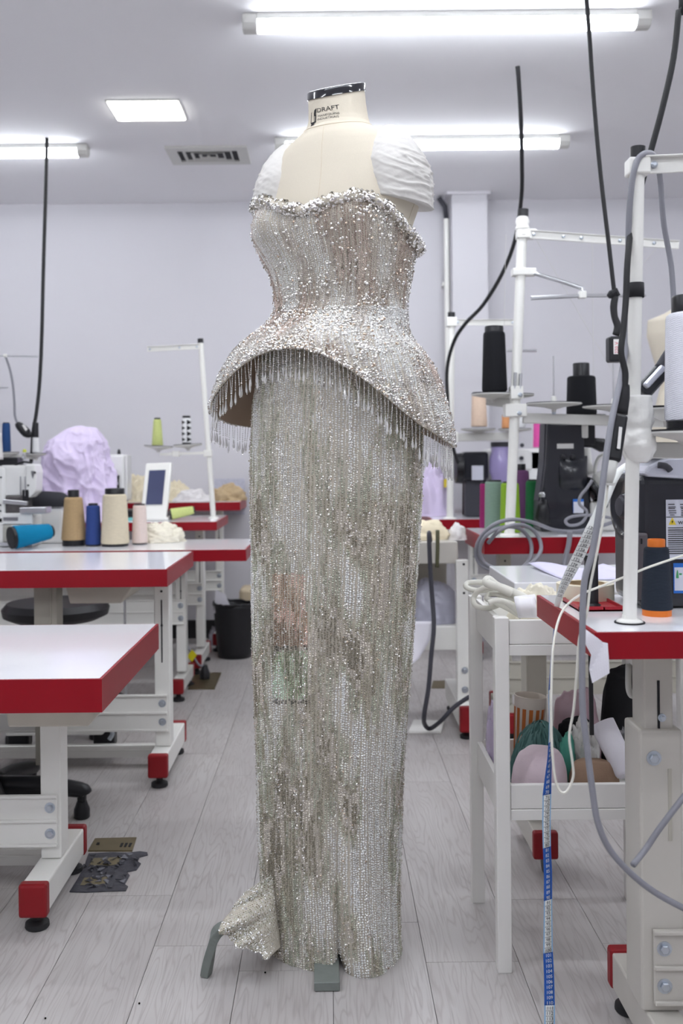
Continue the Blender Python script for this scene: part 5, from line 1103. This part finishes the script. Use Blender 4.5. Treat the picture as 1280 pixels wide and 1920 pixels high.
# upper run of the tape, from the machine top over to the hanging length
UP = [(1041, 1172, 1.9, 4), (1043, 1140, 1.88, 5), (1052, 1108, 1.84, 9), (1068, 1075, 1.80, 17), (1088, 1035, 1.77, 21), (1104, 1000, 1.74, 18), (1120, 965, 1.73, 13), (1135, 930, 1.73, 15), (1150, 898, 1.74, 13), (1168, 876, 1.76, 6), (1185, 866, 1.79, 5), (1206, 858, 1.83, 5)]
UPc = spline([U(x, y, Y) for x, y, Y, _ in UP], 6); UPw = list(np.interp(np.linspace(0, 1, len(UPc)), np.linspace(0, 1, len(UP)), [q[3] for q in UP])); ns = len(UPc)-1
def upf(s, f, o=0.):
    x = min(max(s, 0), .9999)*ns; i = int(x); g_ = x-i; p = UPc[i].lerp(UPc[i+1], g_); t = (UPc[i+1]-UPc[i]).normalized(); wd = (UPw[i]*(1-g_)+UPw[i+1]*g_)/1060/2
    a_ = t.cross(V((0, 1, 0))).normalized(); ang = math.acos(min(1, wd/.0103)); return p+(a_*cos(ang)+V((0, 1, 0))*sin(ang))*f*.0103-V((0, o, 0))
ut = obj('upper_length', MB().grid(lambda u, v: upf(v, u*2-1), 2, ns*1), M['twhite'], mt_, smooth=True, solid=.0006, label='white length')
pr = MB(); Ltot = sum((UPc[i+1]-UPc[i]).length for i in range(ns))
for j, n_ in enumerate(range(119, 135)):
    s_ = .16+j*.0105/Ltot
    if s_ > .85: break
    vs_, fs = text_geo(str(n_), .0085); wdt = max(v.x for v in vs_)
    pr.add([upf(s_-(v.y)/Ltot+.003/Ltot, -(v.x-wdt/2)/.0103+.1, .0014) for v in vs_], [f[::-1] for f in fs]); pr.add([upf(s_-.004/Ltot, -.9, .0012), upf(s_-.004/Ltot, .9, .0012), upf(s_-.0034/Ltot, .9, .0012), upf(s_-.0034/Ltot, -.9, .0012)], [(0, 1, 2, 3)])
obj('numerals', pr, M['ink'], ut)
# ------------------------------------------------------------------ things in the cart
cz = UZ
cw = thing('white_cord_bundle', 'bundle of thick white cord looping over the cart edge', 'cord', (cxl+.03, cy0+.15, cz))
for k, pts in enumerate(([(1000, 1135), (960, 1118), (930, 1096), (905, 1092), (878, 1093), (874, 1101), (892, 1107), (920, 1108), (950, 1122)], [(990, 1150), (950, 1128), (920, 1103), (900, 1106), (888, 1120), (890, 1134), (905, 1140), (925, 1138), (945, 1128)], [(975, 1155), (950, 1140), (925, 1128), (912, 1122), (918, 1114), (935, 1114), (965, 1124)], [(985, 1122), (950, 1106), (925, 1098), (912, 1092), (916, 1087), (930, 1098), (958, 1112)], [(978, 1158), (962, 1140), (940, 1126), (915, 1130)])):
    obj('cord', MB().tube([U(x, y, 2.30-.02*k+.008*sin(i*2.)) for i, (x, y) in enumerate(pts)], .0062 if k != 3 else .010, 10, smooth=6), M['whitec'], cw, smooth=True)
p = U(1010, 1140, 2.36); heap('cream_gloves', 'heap of cream knitted gloves in the upper cart tray', 'gloves', (p.x, 2.37, cz+.002), (.066, .055, U(1010, 1088, 2.36).z-cz-.02), M['lace'], 14, .22, 2.6, 30)
rr_ = thing('elastic_roll', 'white elastic ribbon roll with loose end at the cart front', 'ribbon', U(985, 1155, 2.2))
c_ = U(984, 1138, 2.2); M['elastic'] = mat('white_elastic', srgb(240, 238, 242), .6)
obj('roll', MB().tube([U(966, 1128, 2.22), U(1003, 1124, 2.22)], .012, 16), M['elastic'], rr_, smooth='a')
obj('loose_end', MB().grid(lambda u, v: U(963+u*38+v*8, 1119+v*39, 2.2-.02*sin(v*pi)), 4, 10), M['elastic'], rr_, smooth=True, solid=.0015)
# lower tray
lz = LZ+.0015
def lheap(name, label, cat, x0, x1, yt, Y, ry, m_, sd, amp=.1, fq=2., pw=.55, n=26):
    a_, b = U(x0, yt, Y), U(x1, yt, Y); return heap(name, label, cat, ((a_.x+b.x)/2, Y, lz), ((b.x-a_.x)/2, ry, a_.z-lz), m_, sd, amp, fq, n, None, True, pw)
M['skin'] = fab('blush_foam', (226, 208, 216)); M['brownf'] = fab('brown_foam', (168, 140, 118)); M['tealf'] = fab('teal_feathers', (72, 110, 108), .7); M['greenf'] = fab('green_scrap', (90, 170, 150))
lheap('shoulder_pad', 'blush pink foam pad in the lower cart tray', 'pad', 958, 1062, 1402, 2.225, .05, M['skin'], 2, .05, 1.2, .42)
lheap('foam_pad', 'brown foam pad in the lower cart tray', 'pad', 1064, 1160, 1424, 2.235, .04, M['brownf'], 4, .06, 1.2, .4)
# striped cup
cc = U(985, 1345, 2.43); cu_ = thing('striped_cup', 'cream paper cup with orange stripes lying in the cart', 'cup', (cc.x, 2.43, lz)); cz1 = U(985, 1306, 2.43).z; 
cMt = Matrix.Translation((cc.x, 2.43, lz)) @ Matrix.Rotation(R(4), 4, 'Y')
hC = cz1-lz; cp_ = MB()
cp_.lathe([(.030, 0), (.0385, hC), (.0395, hC+.003), (.0375, hC+.004), (.036, hC), (.028, .004), (0, .004)], n=28).xf(cMt); M['cupw'] = mat('cup_cream', srgb(226, 216, 204), .6)
cp_o = obj('cup_wall', cp_, M['cupw'], cu_, smooth='a'); st = MB(); M['cuporange'] = mat('cup_orange', srgb(196, 110, 50), .6)
for k in range(14):
    a0 = k*2*pi/14; st.add([cMt @ V((cos(a_)*(r+.0006), sin(a_)*(r+.0006), z)) for a_, r, z in ((a0, .031, hC*.1), (a0+.25, .031, hC*.1), (a0+.25, .0373, hC*.86), (a0, .0373, hC*.86))], [(0, 1, 2, 3)])
obj('stripes', st, M['cuporange'], cu_)
# teal feather fabric: many thin locks over a core
tf = thing('feather_fabric', 'dark teal feathered fabric bunched in the lower cart tray', 'fabric', (U(1012, 1400, 2.32).x, 2.32, lz))
tc0 = U(1012, 1400, 2.32); rx_ = U(1064, 1400, 2.32).x-tc0.x; hz_ = U(1010, 1346, 2.32).z-lz
def core(u, v): a_ = 2*pi*u; t = pi/2*v; return V((tc0.x+cos(a_)*sin(t)*rx_, 2.32+sin(a_)*sin(t)*.05, lz+cos(t)*hz_*.93))
obj('bunch', MB().grid(core, 24, 10, cu=True), M['tealf'], tf, smooth=True)
fe = MB()
for k in range(420):
    u, v = rnd.random(), rnd.random()**.7; p = core(u, v); q = core(u+rnd.uniform(-.03, .03), min(1, v+.25)); q = q+V((rnd.uniform(-.008, .008), -.004, 0)); n_ = (p-V((tc0.x, 2.32, lz))).normalized()*.005; w_ = V((.0016, 0, .0010))
    fe.add([p+n_-w_, p+n_+w_, (p+q)/2+n_*1.5+w_, q+n_*.6, (p+q)/2+n_*1.5-w_], [(0, 1, 2, 3, 4)])
fo2 = obj('feather_locks', fe, fab('teal_locks', (96, 136, 132), .6), tf); fo2['kind'] = 'stuff'
M['pinkp'] = mat('pink_plastic', srgb(222, 190, 200), .25, coat=.4, alpha=.9, noise_s=12, bump=.5, bump_s=30); M['lilp'] = mat('lilac_plastic', srgb(214, 200, 228), .22, coat=.5, alpha=.85, noise_s=12, bump=.5, bump_s=40)
lheap('pink_bag', 'crumpled pink plastic bag at the back of the lower cart tray', 'bag', 1036, 1122, 1288, 2.435, .035, M['pinkp'], 6, .12, 1.4)
lheap('black_bundle', 'black cloth bundle behind the paper roll in the cart', 'cloth', 1122, 1212, 1256, 2.435, .035, fab('black_cloth', (24, 24, 28)), 12, .10, 1.2)
lheap('white_plastic_bag', 'crinkled white plastic bag leaning at the paper roll', 'bag', 1066, 1122, 1364, 2.33, .04, M['wrap'], 16, .3, 3)
lheap('black_pouch', 'flat black cloth pouch below the pink bag in the cart', 'pouch', 1040, 1118, 1350, 2.385, .018, fab('black_felt', (26, 26, 30)), 18, .1, 1.6, .4)
lheap('green_scrap', 'small mint green scrap beside the feathered fabric', 'scrap', 1048, 1078, 1382, 2.285, .016, M['greenf'], 7, .25, 2, n=16)
lheap('lilac_plastic_bag', 'lilac plastic bag between the left cart legs', 'bag', 910, 942, 1328, 2.40, .04, M['lilp'], 5, .22, 2, n=22)
lheap('clear_bag', 'knotted clear plastic bag at the right of the cart tray', 'bag', 1146, 1215, 1372, 2.37, .04, M['plastic'], 22, .3, 3, n=18)
pr_ = thing('paper_roll', 'white paper roll leaning across the lower cart tray', 'paper roll', U(1175, 1455, 2.24)); a_, b_ = U(1128, 1356, 2.27), U(1174, 1448, 2.21)
obj('roll', MB().tube([a_, b_], [.029, .026], 22), M['paper'], pr_, smooth='a'); d_ = (b_-a_).normalized(); obj('torn_edge', MB().tube([b_-d_*.002, b_+d_*.004, b_+d_*.008], [.0262, .024, .018], 14), M['paper'], pr_)
# ------------------------------------------------------------------ second right table
bY = 3.9; b = V((U(955, 1004, bY).x, bY, w2t)); tp_ = U(980, 404, bY)
s4 = stand('white thread stand at the coiled cable corner, black cone on its disc', b, tp_, .020, .024)
def pp4(y): return b.lerp(tp_, (y-1004)/(404-1004))
obj('collar', MB().lathe([(.021, -.045), (.027, -.035), (.024, -.02), (.029, -.008), (.024, .006), (.028, .02), (.022, .035)], pp4(425), 18), M['white'], s4, smooth='a')
clamp(s4, pp4(440)+V((.015, 0, 0)), .075, .05, .034); arm(s4, U(994, 440, bY-.03), U(1272, 460, bY-.03), .030, (.02, .22, .34, .60, .83), .01)
cl = clamp(s4, pp4(511)+V((.012, 0, 0)), .092, .05, .028)
obj('guide_rod', MB().tube([U(1000, 512, bY-.02), U(1040, 524, bY-.02), U(1084, 538, bY-.02), U(1091, 542, bY-.02), U(1091, 556, bY-.02)], .008, 8, smooth=3), M['steel'], s4, smooth=True)
obj('thread_bar', MB().tube([U(995, 559, bY-.02), U(1090, 554, bY-.02), U(1210, 553, bY-.02)], .008, 8), M['steel'], s4); clamp(s4, U(1091, 553, bY-.02), .028, .03, .028)
clamp(s4, pp4(770), .085, .06, .05); clamp(s4, pp4(737)+V((0, -.01, 0)), .05, .05, .05)
for yy in (742, 776): obj('clamp_screw', MB().lathe([(.009, 0), (.009, .008), (.005, .01)], n=8).xf(Matrix.Translation(pp4(yy)+V((.012, -.032, 0))) @ Matrix.Rotation(pi/2, 4, 'X')), M['zinc'], s4)
obj('split_pin', MB().tube([pp4(730)+V((-.01, -.03, 0)), pp4(700)+V((-.01, -.03, 0))], .006, 8).tube([pp4(730)+V((.012, -.03, 0)), pp4(702)+V((.012, -.03, 0))], .006, 8), M['steel'], s4)
obj('cross_arm', MB().bar(U(980, 784, bY), U(1290, 793, bY), .03, .040), M['greypl'], s4, bevel=.003); obj('cross_arm', MB().bar(pp4(758), U(915, 752, bY+.1), .03, .035), M['greypl'], s4, bevel=.003)
for x, y, Yd, r, pin in ((1038, 758, bY-.02, .108, .19), (1150, 763, bY-.02, .12, .19), (922, 740, bY+.02, .082, 0), (962, 742, bY+.16, .085, 0), (1250, 770, bY, .11, 0)):
    p = U(x, y, Yd); disc(s4, p, r, 0, pin or None)
    if x == 1038: obj('disc_screw', MB().lathe([(.008, -.04), (.008, -.028)], p, 8), M['zinc'], s4)
for pa, pb in (((1000, 440), (1150, 700)), ((1110, 455), (1112, 700)), ((1160, 545), (1235, 460)), ((948, 440), (945, 612)), ((1190, 555), (1175, 690))):
    obj('thread_line', MB().tube([U(*pa, bY), U(*pb, bY)], .0009, 4), M['greypl'], s4)
p = U(927, 738, bY+.02)
cone('tall black thread cone on the disc above the coloured cones', p+V((0, 0, .008)), .26, .050, .043, tm_('black', (20, 21, 26)), None, .037, 0, .085)
disc(s4, U(1090, 781, 4.12), .10); obj('cross_arm', MB().bar(U(1090, 786, bY), U(1090, 786, 4.14), .03, .02), M['greypl'], s4)
cone('broad black thread cone standing behind the empty stand discs', U(1090, 781, 4.12)+V((0, 0, .008)), .215, .062, .058, tm_('black', 0), None, .034, 0, .25)
G2 = 'coloured thread cones behind the stand'
for lb, xl_, xr_, yt, yb, Y, col, tp, co_ in (('sage green thread cone in front of the magenta cone', 910, 946, 900, 994, None, ('sage', (132, 156, 142)), .92, .86), ('lime green thread cone standing behind the stand pole', 939, 978, 903, 999, None, ('limedeep', (140, 180, 50)), .86, .8),
        ('tall purple thread cone with black former top', 960, 999, 870, 988, None, ('purple', (112, 70, 112)), .74, .62), ('magenta thread cone half hidden by the sage cone', 900, 928, 904, 990, None, ('magenta', (146, 40, 100)), .9, .86), ('dark green thread cone beside the black column machine', 986, 1014, 899, 991, None, ('green', (30, 104, 58)), .86, .8)):
    cone_px(lb, xl_, xr_, yt, yb, w2t, tm_(*col), tp, None, 0., .03 if tp > .8 else .10, G2, co_)
for lb, xl_, xr_, yt, yb, col in (('dark brown thread cone below the black motor', 867, 890, 898, 965, ('brown', (58, 40, 42))), ('burgundy thread cone between the brown and sage cones', 889, 913, 899, 966, ('burgundy', (104, 24, 52))), ('short black spool on the far table edge', 817, 829, 920, 966, ('black', 0)), ('black thread cone partly hidden behind the gown skirt', 797, 811, 906, 966, ('black', 0))):
    cone_px(lb, xl_, xr_, yt, yb, w3t, tm_(*col), .9, None, 0., .04, 'dark thread cones on the far table', .84)
# black column machine
kY = 4.06; kb = onz(1062, 990, w2t)
km = thing('column_machine', 'tall black column machine head with white nameplate', 'sewing machine', (U(1062, 985, kY).x, kY+.08, w2t))
L_ = [(1013, 986), (1014, 940), (1019, 905), (1023, 870), (1025, 830), (1026, 793)]; Rr_ = [(1110, 986), (1109, 940), (1104, 905), (1098, 870), (1096, 830), (1094, 793)]
kp = [U(*q, kY) for q in L_]+[U(*q, kY) for q in reversed(Rr_)]; kp[0].z = kp[-1].z = w2t+.001
obj('column', MB().prism(kp, (0, .16, 0)), M['blackcoat'], km, bevel=.012, seg=3)
sd = [U(x-5, y, kY+.03) for x, y in L_[1:]]+[U(x+4, y, kY+.03) for x, y in reversed(L_[1:])]; obj('grey_flank', MB().prism(sd, (0, .10, 0)), M['dgrey'], km, bevel=.004)
def kbx(x0, x1, y0, y1, d0=-.003, d1=.02): a_, b_ = U(x0, y0, kY+d0), U(x1, y1, kY+d0); return MB().box(a_.x, b_.x, kY+d0, kY+d1, b_.z, a_.z)
obj('nameplate', kbx(1044, 1075, 832, 841), M['label'], km); bulge = U(1064, 888, kY); 
obj('belly', MB().grid(lambda u, v: V((U(1036+58*u, 0, kY).x, kY+.012-.045*sin(pi*u)**.5*sin(pi*v)**.7, U(1064, 855+68*v, kY).z)), 16, 12), M['blackcoat'], km, smooth=True)
for x in (1055, 1073): obj('knob', MB().lathe([(.010, 0), (.010, .010), (.006, .013)], n=12).xf(Matrix.Translation(U(x, 857, kY-.001)) @ Matrix.Rotation(pi/2, 4, 'X')), M['black'], km)
obj('bracket', kbx(1080, 1116, 775, 835, .02, .08), M['black'], km, bevel=.004); obj('sensor', kbx(1089, 1103, 797, 821, .0, .03), M['white'], km, bevel=.004)
obj('side_arm', MB().tube([U(1082, 828, kY+.05), U(1110, 830, kY+.05), U(1128, 835, kY+.05), U(1140, 838, kY+.05)], [.024, .022, .030, .02], 10), M['black'], km, smooth=True)
obj('blue_sticker', kbx(1074, 1094, 936, 962, -.008, -.003), M['blue'], km); obj('sticker_field', kbx(1075, 1094, 941, 962, -.011, -.008), M['plate'], km)
mw = U(1130, 918, kY+.02); Mw = Matrix.Translation(mw) @ Matrix.Rotation(-pi/2-.5, 4, 'Y')
mo = obj('motor', MB().lathe([(.05, -.08), (.07, -.06), (.075, .0), (.06, .02), (.05, .025)], n=28).xf(Mw), M['greypl'], km, smooth='a')
obj('motor_wheel', MB().lathe([(.072, .022), (.078, .03), (.072, .045), (.045, .045), (.042, .03), (.02, .03), (.02, .05), (0, .05)], n=28).xf(Mw), M['black'], km, smooth='a')
obj('motor_mount', MB().box(mw.x-.06, mw.x+.06, kY-.02, kY+.1, w2t+.001, mw.z-.05), M['greypl'], km, bevel=.01)
obj('control_pod', MB().tube([U(1020, 936, kY-.04), U(1018, 950, kY-.04), U(1016, 970, kY-.04), U(1022, 984, kY-.04)], [.012, .025, .03, .02], 10), M['black'], km, smooth=True); obj('pod_switch', MB().lathe([(.012, 0), (.014, .012), (.008, .02)], U(1016, 932, kY-.05), 12), M['steel'], km, smooth='a')
hs = thing('white_hose', 'white hose and tube behind the motor on the second table', 'hose', U(1120, 980, kY+.1))
obj('tube', MB().tube([U(1097, 840, kY+.16), U(1100, 870, kY+.16), U(1106, 890, kY+.14)], .022, 10), M['white'], hs, smooth=True); obj('tube', MB().tube([U(1140, 850, kY+.1), U(1122, 858, kY+.1), U(1115, 885, kY+.1), U(1128, 900, kY+.1)], .008, 8, smooth=4), M['white'], hs, smooth=True)
# coiled grey cable over the corner
cc_ = [(1160, 975), (1120, 988), (1080, 996), (1040, 994), (1000, 980), (960, 974), (925, 984), (899, 1010), (892, 1040), (905, 1062), (940, 1072), (975, 1066), (994, 1045), (994, 1015), (975, 992), (945, 988), (916, 1000), (900, 1025), (905, 1052), (935, 1068), (970, 1068), (1000, 1052), (1014, 1030), (1008, 1005), (990, 988), (965, 984), (935, 996), (915, 1018)]
cable('coiled_cable', 'coiled grey cable hanging over the red corner of the second table', [U(x, y, 3.93 if i < 4 else (3.76-.03*sin(i*1.3)-.02*(i > 15))) for i, (x, y) in enumerate(cc_)], .0075, M['greyc'])
cable('loop_cable', 'thin grey cable looped on the second table beside the motor', [U(x, y, 3.86) for x, y in ((1150, 972), (1110, 966), (1075, 968), (1060, 976), (1068, 985), (1090, 980), (1100, 960), (1086, 945), (1088, 930), (1100, 915), (1110, 900))], .006, M['greyc'])
cable('tail_cable', 'grey cable tail dropping below the second table edge', [U(x, y, 3.76) for x, y in ((1068, 996), (1066, 1020), (1060, 1045), (1055, 1075), (1050, 1100))], .010, M['greyc'])
# ------------------------------------------------------------------ far right table
bY = 5.42; b = V((U(843, 962, bY).x, bY, w3t)); tp_ = U(846, 594, bY); s5 = stand('white thread stand beside the wall pillar on the far table', b, tp_, .019, .024)
arm(s5, U(852, 605, bY-.01), U(966, 605, bY-.01), .03, (.05, .95)); clamp(s5, U(846, 604, bY), .055, .05, .05)
obj('cross_arm', MB().bar(U(850, 820, bY), U(966, 818, bY), .03, .045), M['greypl'], s5, bevel=.003); clamp(s5, U(845, 820, bY), .07, .06, .06)
obj('guide_rod', MB().tube([U(950, 657, bY), U(1006, 658, bY)], .008, 8), M['steel'], s5)
for x, y, r in ((896, 806, .095), (965, 806, .09)): disc(s5, U(x, y, bY), r)
cone('cream peach thread cone on the far stand disc', U(898, 803, bY)+V((0, 0, .008)), .19, .044, .038, tm_('peach', (232, 206, 184)), None, .036, 0, .05)
cone('small orange spool on the far stand disc', U(948, 806, bY)+V((0, -.02, .008)), .075, .026, .024, tm_('orange', (222, 158, 110)), None, .022, 0, .06)
cone('small white spool on the far stand disc', U(976, 804, bY)+V((0, 0, .008)), .09, .026, .024, tm_('purewhite', 0), M['white'], .022, 0, .06)
mY2 = 5.5
mt2 = thing('motor_unit', 'black motor unit with pale label on the far table', 'motor', (U(885, 960, mY2).x, mY2+.07, w3t))
def mbx(x0, x1, y0, y1, d0=0., d1=.14): a_, b_ = U(x0, y0, mY2+d0), U(x1, y1, mY2+d0); return MB().box(a_.x, b_.x, mY2+d0, mY2+d1, b_.z, a_.z)
obj('housing', mbx(868, 916, 847, 900), M['blackcoat'], mt2, bevel=.015); obj('wheel', MB().lathe([(.05, -.03), (.085, -.02), (.088, .02), (.05, .03)], n=24).xf(Matrix.Translation(U(860, 878, mY2+.07)) @ Matrix.Rotation(pi/2, 4, 'Y')), M['black'], mt2, smooth='a')
obj('pale_label', mbx(884, 906, 873, 900, -.003, .001), M['plate'], mt2); obj('pedestal', MB().box(U(872, 900, mY2+.04).x, U(912, 900, mY2+.04).x, mY2+.03, mY2+.12, w3t, U(880, 896, mY2).z), M['dgrey'], mt2, bevel=.01)
wm = thing('sewing_machine', 'white sewing machine behind the purple cone on the far table', 'sewing machine', (U(975, 960, 5.66).x, 5.7, w3t))
def wbx(x0, x1, y0, y1, Y0=5.62, Y1=5.78): a_, b_ = U(x0, y0, Y0), U(x1, y1, Y0); return MB().box(a_.x, b_.x, Y0, Y1, b_.z, a_.z)
obj('arm', wbx(912, 1030, 842, 885), M['machine'], wm, bevel=.02); obj('head', wbx(912, 948, 842, 925), M['machine'], wm, bevel=.015); q = wbx(990, 1030, 842, 950); obj('pillar', q, M['machine'], wm, bevel=.02)
obj('bed', MB().box(U(905, 0, 5.62).x, U(1040, 0, 5.62).x, 5.61, 5.79, w3t, w3t+.06), M['machine'], wm, bevel=.012)
for x, y in ((977, 857), (978, 833)): obj('screw', MB().lathe([(.012, 0), (.012, .01)], n=10).xf(Matrix.Translation(U(x, y+2, 5.618)) @ Matrix.Rotation(pi/2, 4, 'X')), M['dgrey'], wm)
obj('spool_pin', MB().tube([U(1010, 842, 5.7), U(1010, 775, 5.7)], .004, 6), M['steel'], wm)
cone('hot pink thread cone standing on the white machine', V((U(1009, 842, 5.7).x, 5.7, U(1009, 839, 5.7).z)), .165, .030, .026, tm_('pink', (236, 96, 176)), M['white'], .02, 0, .04)
# lilac jar
jp = V((U(940, 900, 5.5).x, 5.5, w3t)); M['jar'] = mat('lilac_jar', srgb(176, 164, 216), .2, coat=.6, alpha=.9)
jr = thing('lilac_jar', 'translucent lilac plastic jar with black lid on the far table', 'jar', jp); jz = lambda y: U(940, y, 5.5).z-w3t
obj('jar_body', MB().lathe([(.05, .002), (.056, .01), (.056, jz(895)), (.068, jz(885)), (.068, jz(860)), (.056, jz(848)), (.056, jz(838))], jp, 26), M['jar'], jr, smooth='a'); obj('lid', MB().lathe([(.058, jz(838)), (.058, jz(829)), (0, jz(829))], jp, 26), M['dgrey'], jr, smooth='a')
lgar = heap('lilac_garment', 'lilac cloth heaped behind the far stand pole', 'cloth', (U(812, 940, 5.7).x, 5.70, w3t+.001), (.09, .09, .28), M['lilac'], 33, .2, 2.4, 26)
obj('tag', MB().prism([U(832, 898, 5.62), U(840, 898, 5.62), U(840, 914, 5.62), U(832, 914, 5.62)], (0, .003, 0)), M['yel'], lgar, label='small yellow tag')
# ------------------------------------------------------------------ work rack contents and the floor by it
heap('cream_cloth_pile', 'pile of folded cream cloth on the work rack', 'cloth', (U(796, 1010, 4.2).x, 4.2, wz+.001), (.10, .11, .075), M['creamc'], 41, .2, 2.2, 24)
heap('white_cloth_pile', 'small white cloth pile at the post of the work rack', 'cloth', (U(846, 1010, 4.12).x+.03, 4.14, wz+.001), (.035, .06, .06), M['whitecl'], 44, .2, 2.2, 20)
rs_z = U(820, 1177, WY0).z+.001
heap('plastic_sack', 'translucent grey plastic sack slumped on the rack shelf', 'bag', (U(812, 1170, 4.18).x, 4.18, rs_z), (.115, .11, .155), mat('grey_plastic_sack', srgb(188, 188, 204), .28, coat=.4, alpha=.88, noise_s=10, noise_a=.1, bump=.5, bump_s=25), 50, .18, 2.2, 30)
one('curved_card', MB().grid(lambda u, v: U(np.interp(v, [0, .4, .8, 1], [812, 806, 785, 762])-u*60, 1165+v*88, 3.93+.03*u), 8, 14), M['paper'], 'curved white paper panel standing behind the gown skirt', 'paper', smooth=True, solid=.002)
fpd = thing('floor_pad', 'white floor box cover with grey cable beside the work rack', 'floor box', onz(800, 1366, 0)); obj('cover', MB().prism([onz(x, y, 0) for x, y in ((765, 1376), (827, 1376), (833, 1356), (775, 1354))], (0, 0, .012)), M['white'], fpd, bevel=.003)
obj('cable', MB().tube([V((U(806, 985, 3.95).x, 3.95, w3t)), U(804, 1000, 3.93), U(806, 1060, 3.93), U(810, 1120, 3.93), U(813, 1175, 3.9), U(808, 1230, 3.88), U(803, 1290, 3.87), U(795, 1340, 3.87), U(796, 1358, 3.95), U(806, 1366, 3.98), U(826, 1352, 3.9), U(852, 1325, 3.88), U(880, 1306, 3.87)], .009, 8, smooth=5), M['dgrey'], fpd, smooth=True)
cable('olive_cable', 'short olive cable hanging down the work rack front', [U(820, 994, 3.97), U(820, 1030, 3.96), U(819, 1064, 3.96)], .008, mat('olive_rubber', srgb(84, 84, 60), .5))
plate('floor_plate', 'brass floor plate under the work rack', ((808, 1291), (850, 1291), (852, 1277), (812, 1277)), M['brass'])
# ------------------------------------------------------------------ hanging cables on the right
pts = [(970, 128, 4.08), (972, 150, 4.1), (976, 220, 4.2), (978, 300, 4.35), (977, 370, 4.5), (965, 450, 4.7), (940, 515, 4.85), (905, 572, 5.0), (872, 607, 5.1), (851, 640, 5.2), (838, 690, 5.28), (839, 750, 5.3), (842, 800, 5.32), (850, 842, 5.36), (858, 868, 5.40)]
P_ = [U(*q) for q in pts]; P_[0].z = CEIL
cable('sagging_cable', 'black cable sagging from the ceiling to the black motor unit', P_, .0095, M['rubber'])
p3 = 3.2; pts = [(1098, -20), (1104, 60), (1110, 150), (1118, 250), (1128, 350), (1140, 450), (1148, 520), (1152, 555)]
hc = thing('ceiling_cable', 'black cable hanging straight down to the boxy plug with red print', 'cable', (U(1098, -20, p3).x, p3, CEIL)); P_ = [V((U(1098, -20, p3).x, p3, CEIL))]+[U(x, y, p3) for x, y in pts]
obj('cord', MB().tube(P_, .0072, 10, smooth=5), M['rubber'], hc, smooth=True)
obj('taped_knot', MB().tube([U(1140, 556, p3), U(1146, 552, p3), U(1153, 548, p3), U(1158, 556, p3)], [.008, .014, .016, .010], 8), M['blackm'], hc)
obj('tail', MB().tube([U(1153, 556, p3), U(1150, 575, p3), U(1152, 595, p3), U(1158, 612, p3), U(1154, 628, p3)], [.011, .012, .011, .013, .012], 10, smooth=3), M['rubber'], hc, smooth=True)
pl_ = obj('plug', MB().box(U(1141, 0, p3).x, U(1168, 0, p3).x, p3-.02, p3+.03, U(0, 680, p3).z, U(0, 632, p3).z-.0), M['black'], hc, bevel=.008, seg=3)
# the plug box: recompute in its own plane
a_, b_ = U(1142, 630, p3-.02), U(1170, 678, p3-.02); pl_.data.clear_geometry(); mm = MB().box(a_.x, b_.x, p3-.02, p3+.03, b_.z, a_.z); l_ = world_loc(hc); pl_.data.from_pydata([tuple(v-l_) for v in mm.v], [], mm.f)
pl2 = obj('plug_label', MB().box(U(1150, 640, p3-.022).x, U(1162, 640, p3-.022).x, p3-.022, p3-.02, U(1150, 664, p3-.022).z, U(1150, 636, p3-.022).z), M['label'], pl_)
put_text('voltage_print', '220 V', .016, U(1159, 663, p3-.0228), pl_, mat('red_print', srgb(214, 60, 96), .6), roll=-pi/2)
# ------------------------------------------------------------------ second dress form, far right
dfx, dfY = U(1290, 700, 4.9).x, 4.9
df = thing('dress_form', 'plain cream dress form standing at the back behind the big white cone', 'mannequin', (dfx, dfY, 0))
def f2(u, v):
    y = [570, 590, 600, 612, 640, 690, 730, 780, 850][min(int(v*8), 8)]; yy = np.interp(v, np.linspace(0, 1, 9), [566, 588, 598, 610, 640, 690, 735, 790, 860]); hw_ = np.interp(v, np.linspace(0, 1, 9), [20, 26, 44, 74, 76, 62, 52, 66, 74])/F*dfY
    a_ = 2*pi*u; return V((dfx+cos(a_)*hw_, dfY+sin(a_)*hw_*.62, H-(yy-CY-4)/F*dfY))
m_ = MB().grid(f2, 36, 40, cu=True); m_.f.append(tuple(range(36))); m_.mi.append(0); m_.f.append(tuple(reversed([len(m_.v)-36+j for j in range(36)]))); m_.mi.append(0)
obj('torso', m_, M['linen'], df, smooth=True); obj('pole', MB().tube([(dfx, dfY, .05), (dfx, dfY, 1.2)], .018, 10), M['steel'], df); obj('base', MB().lathe([(.2, 0), (.2, .02), (.05, .04), (.02, .06)], (dfx, dfY, 0), 24), M['cast'], df, smooth='a')
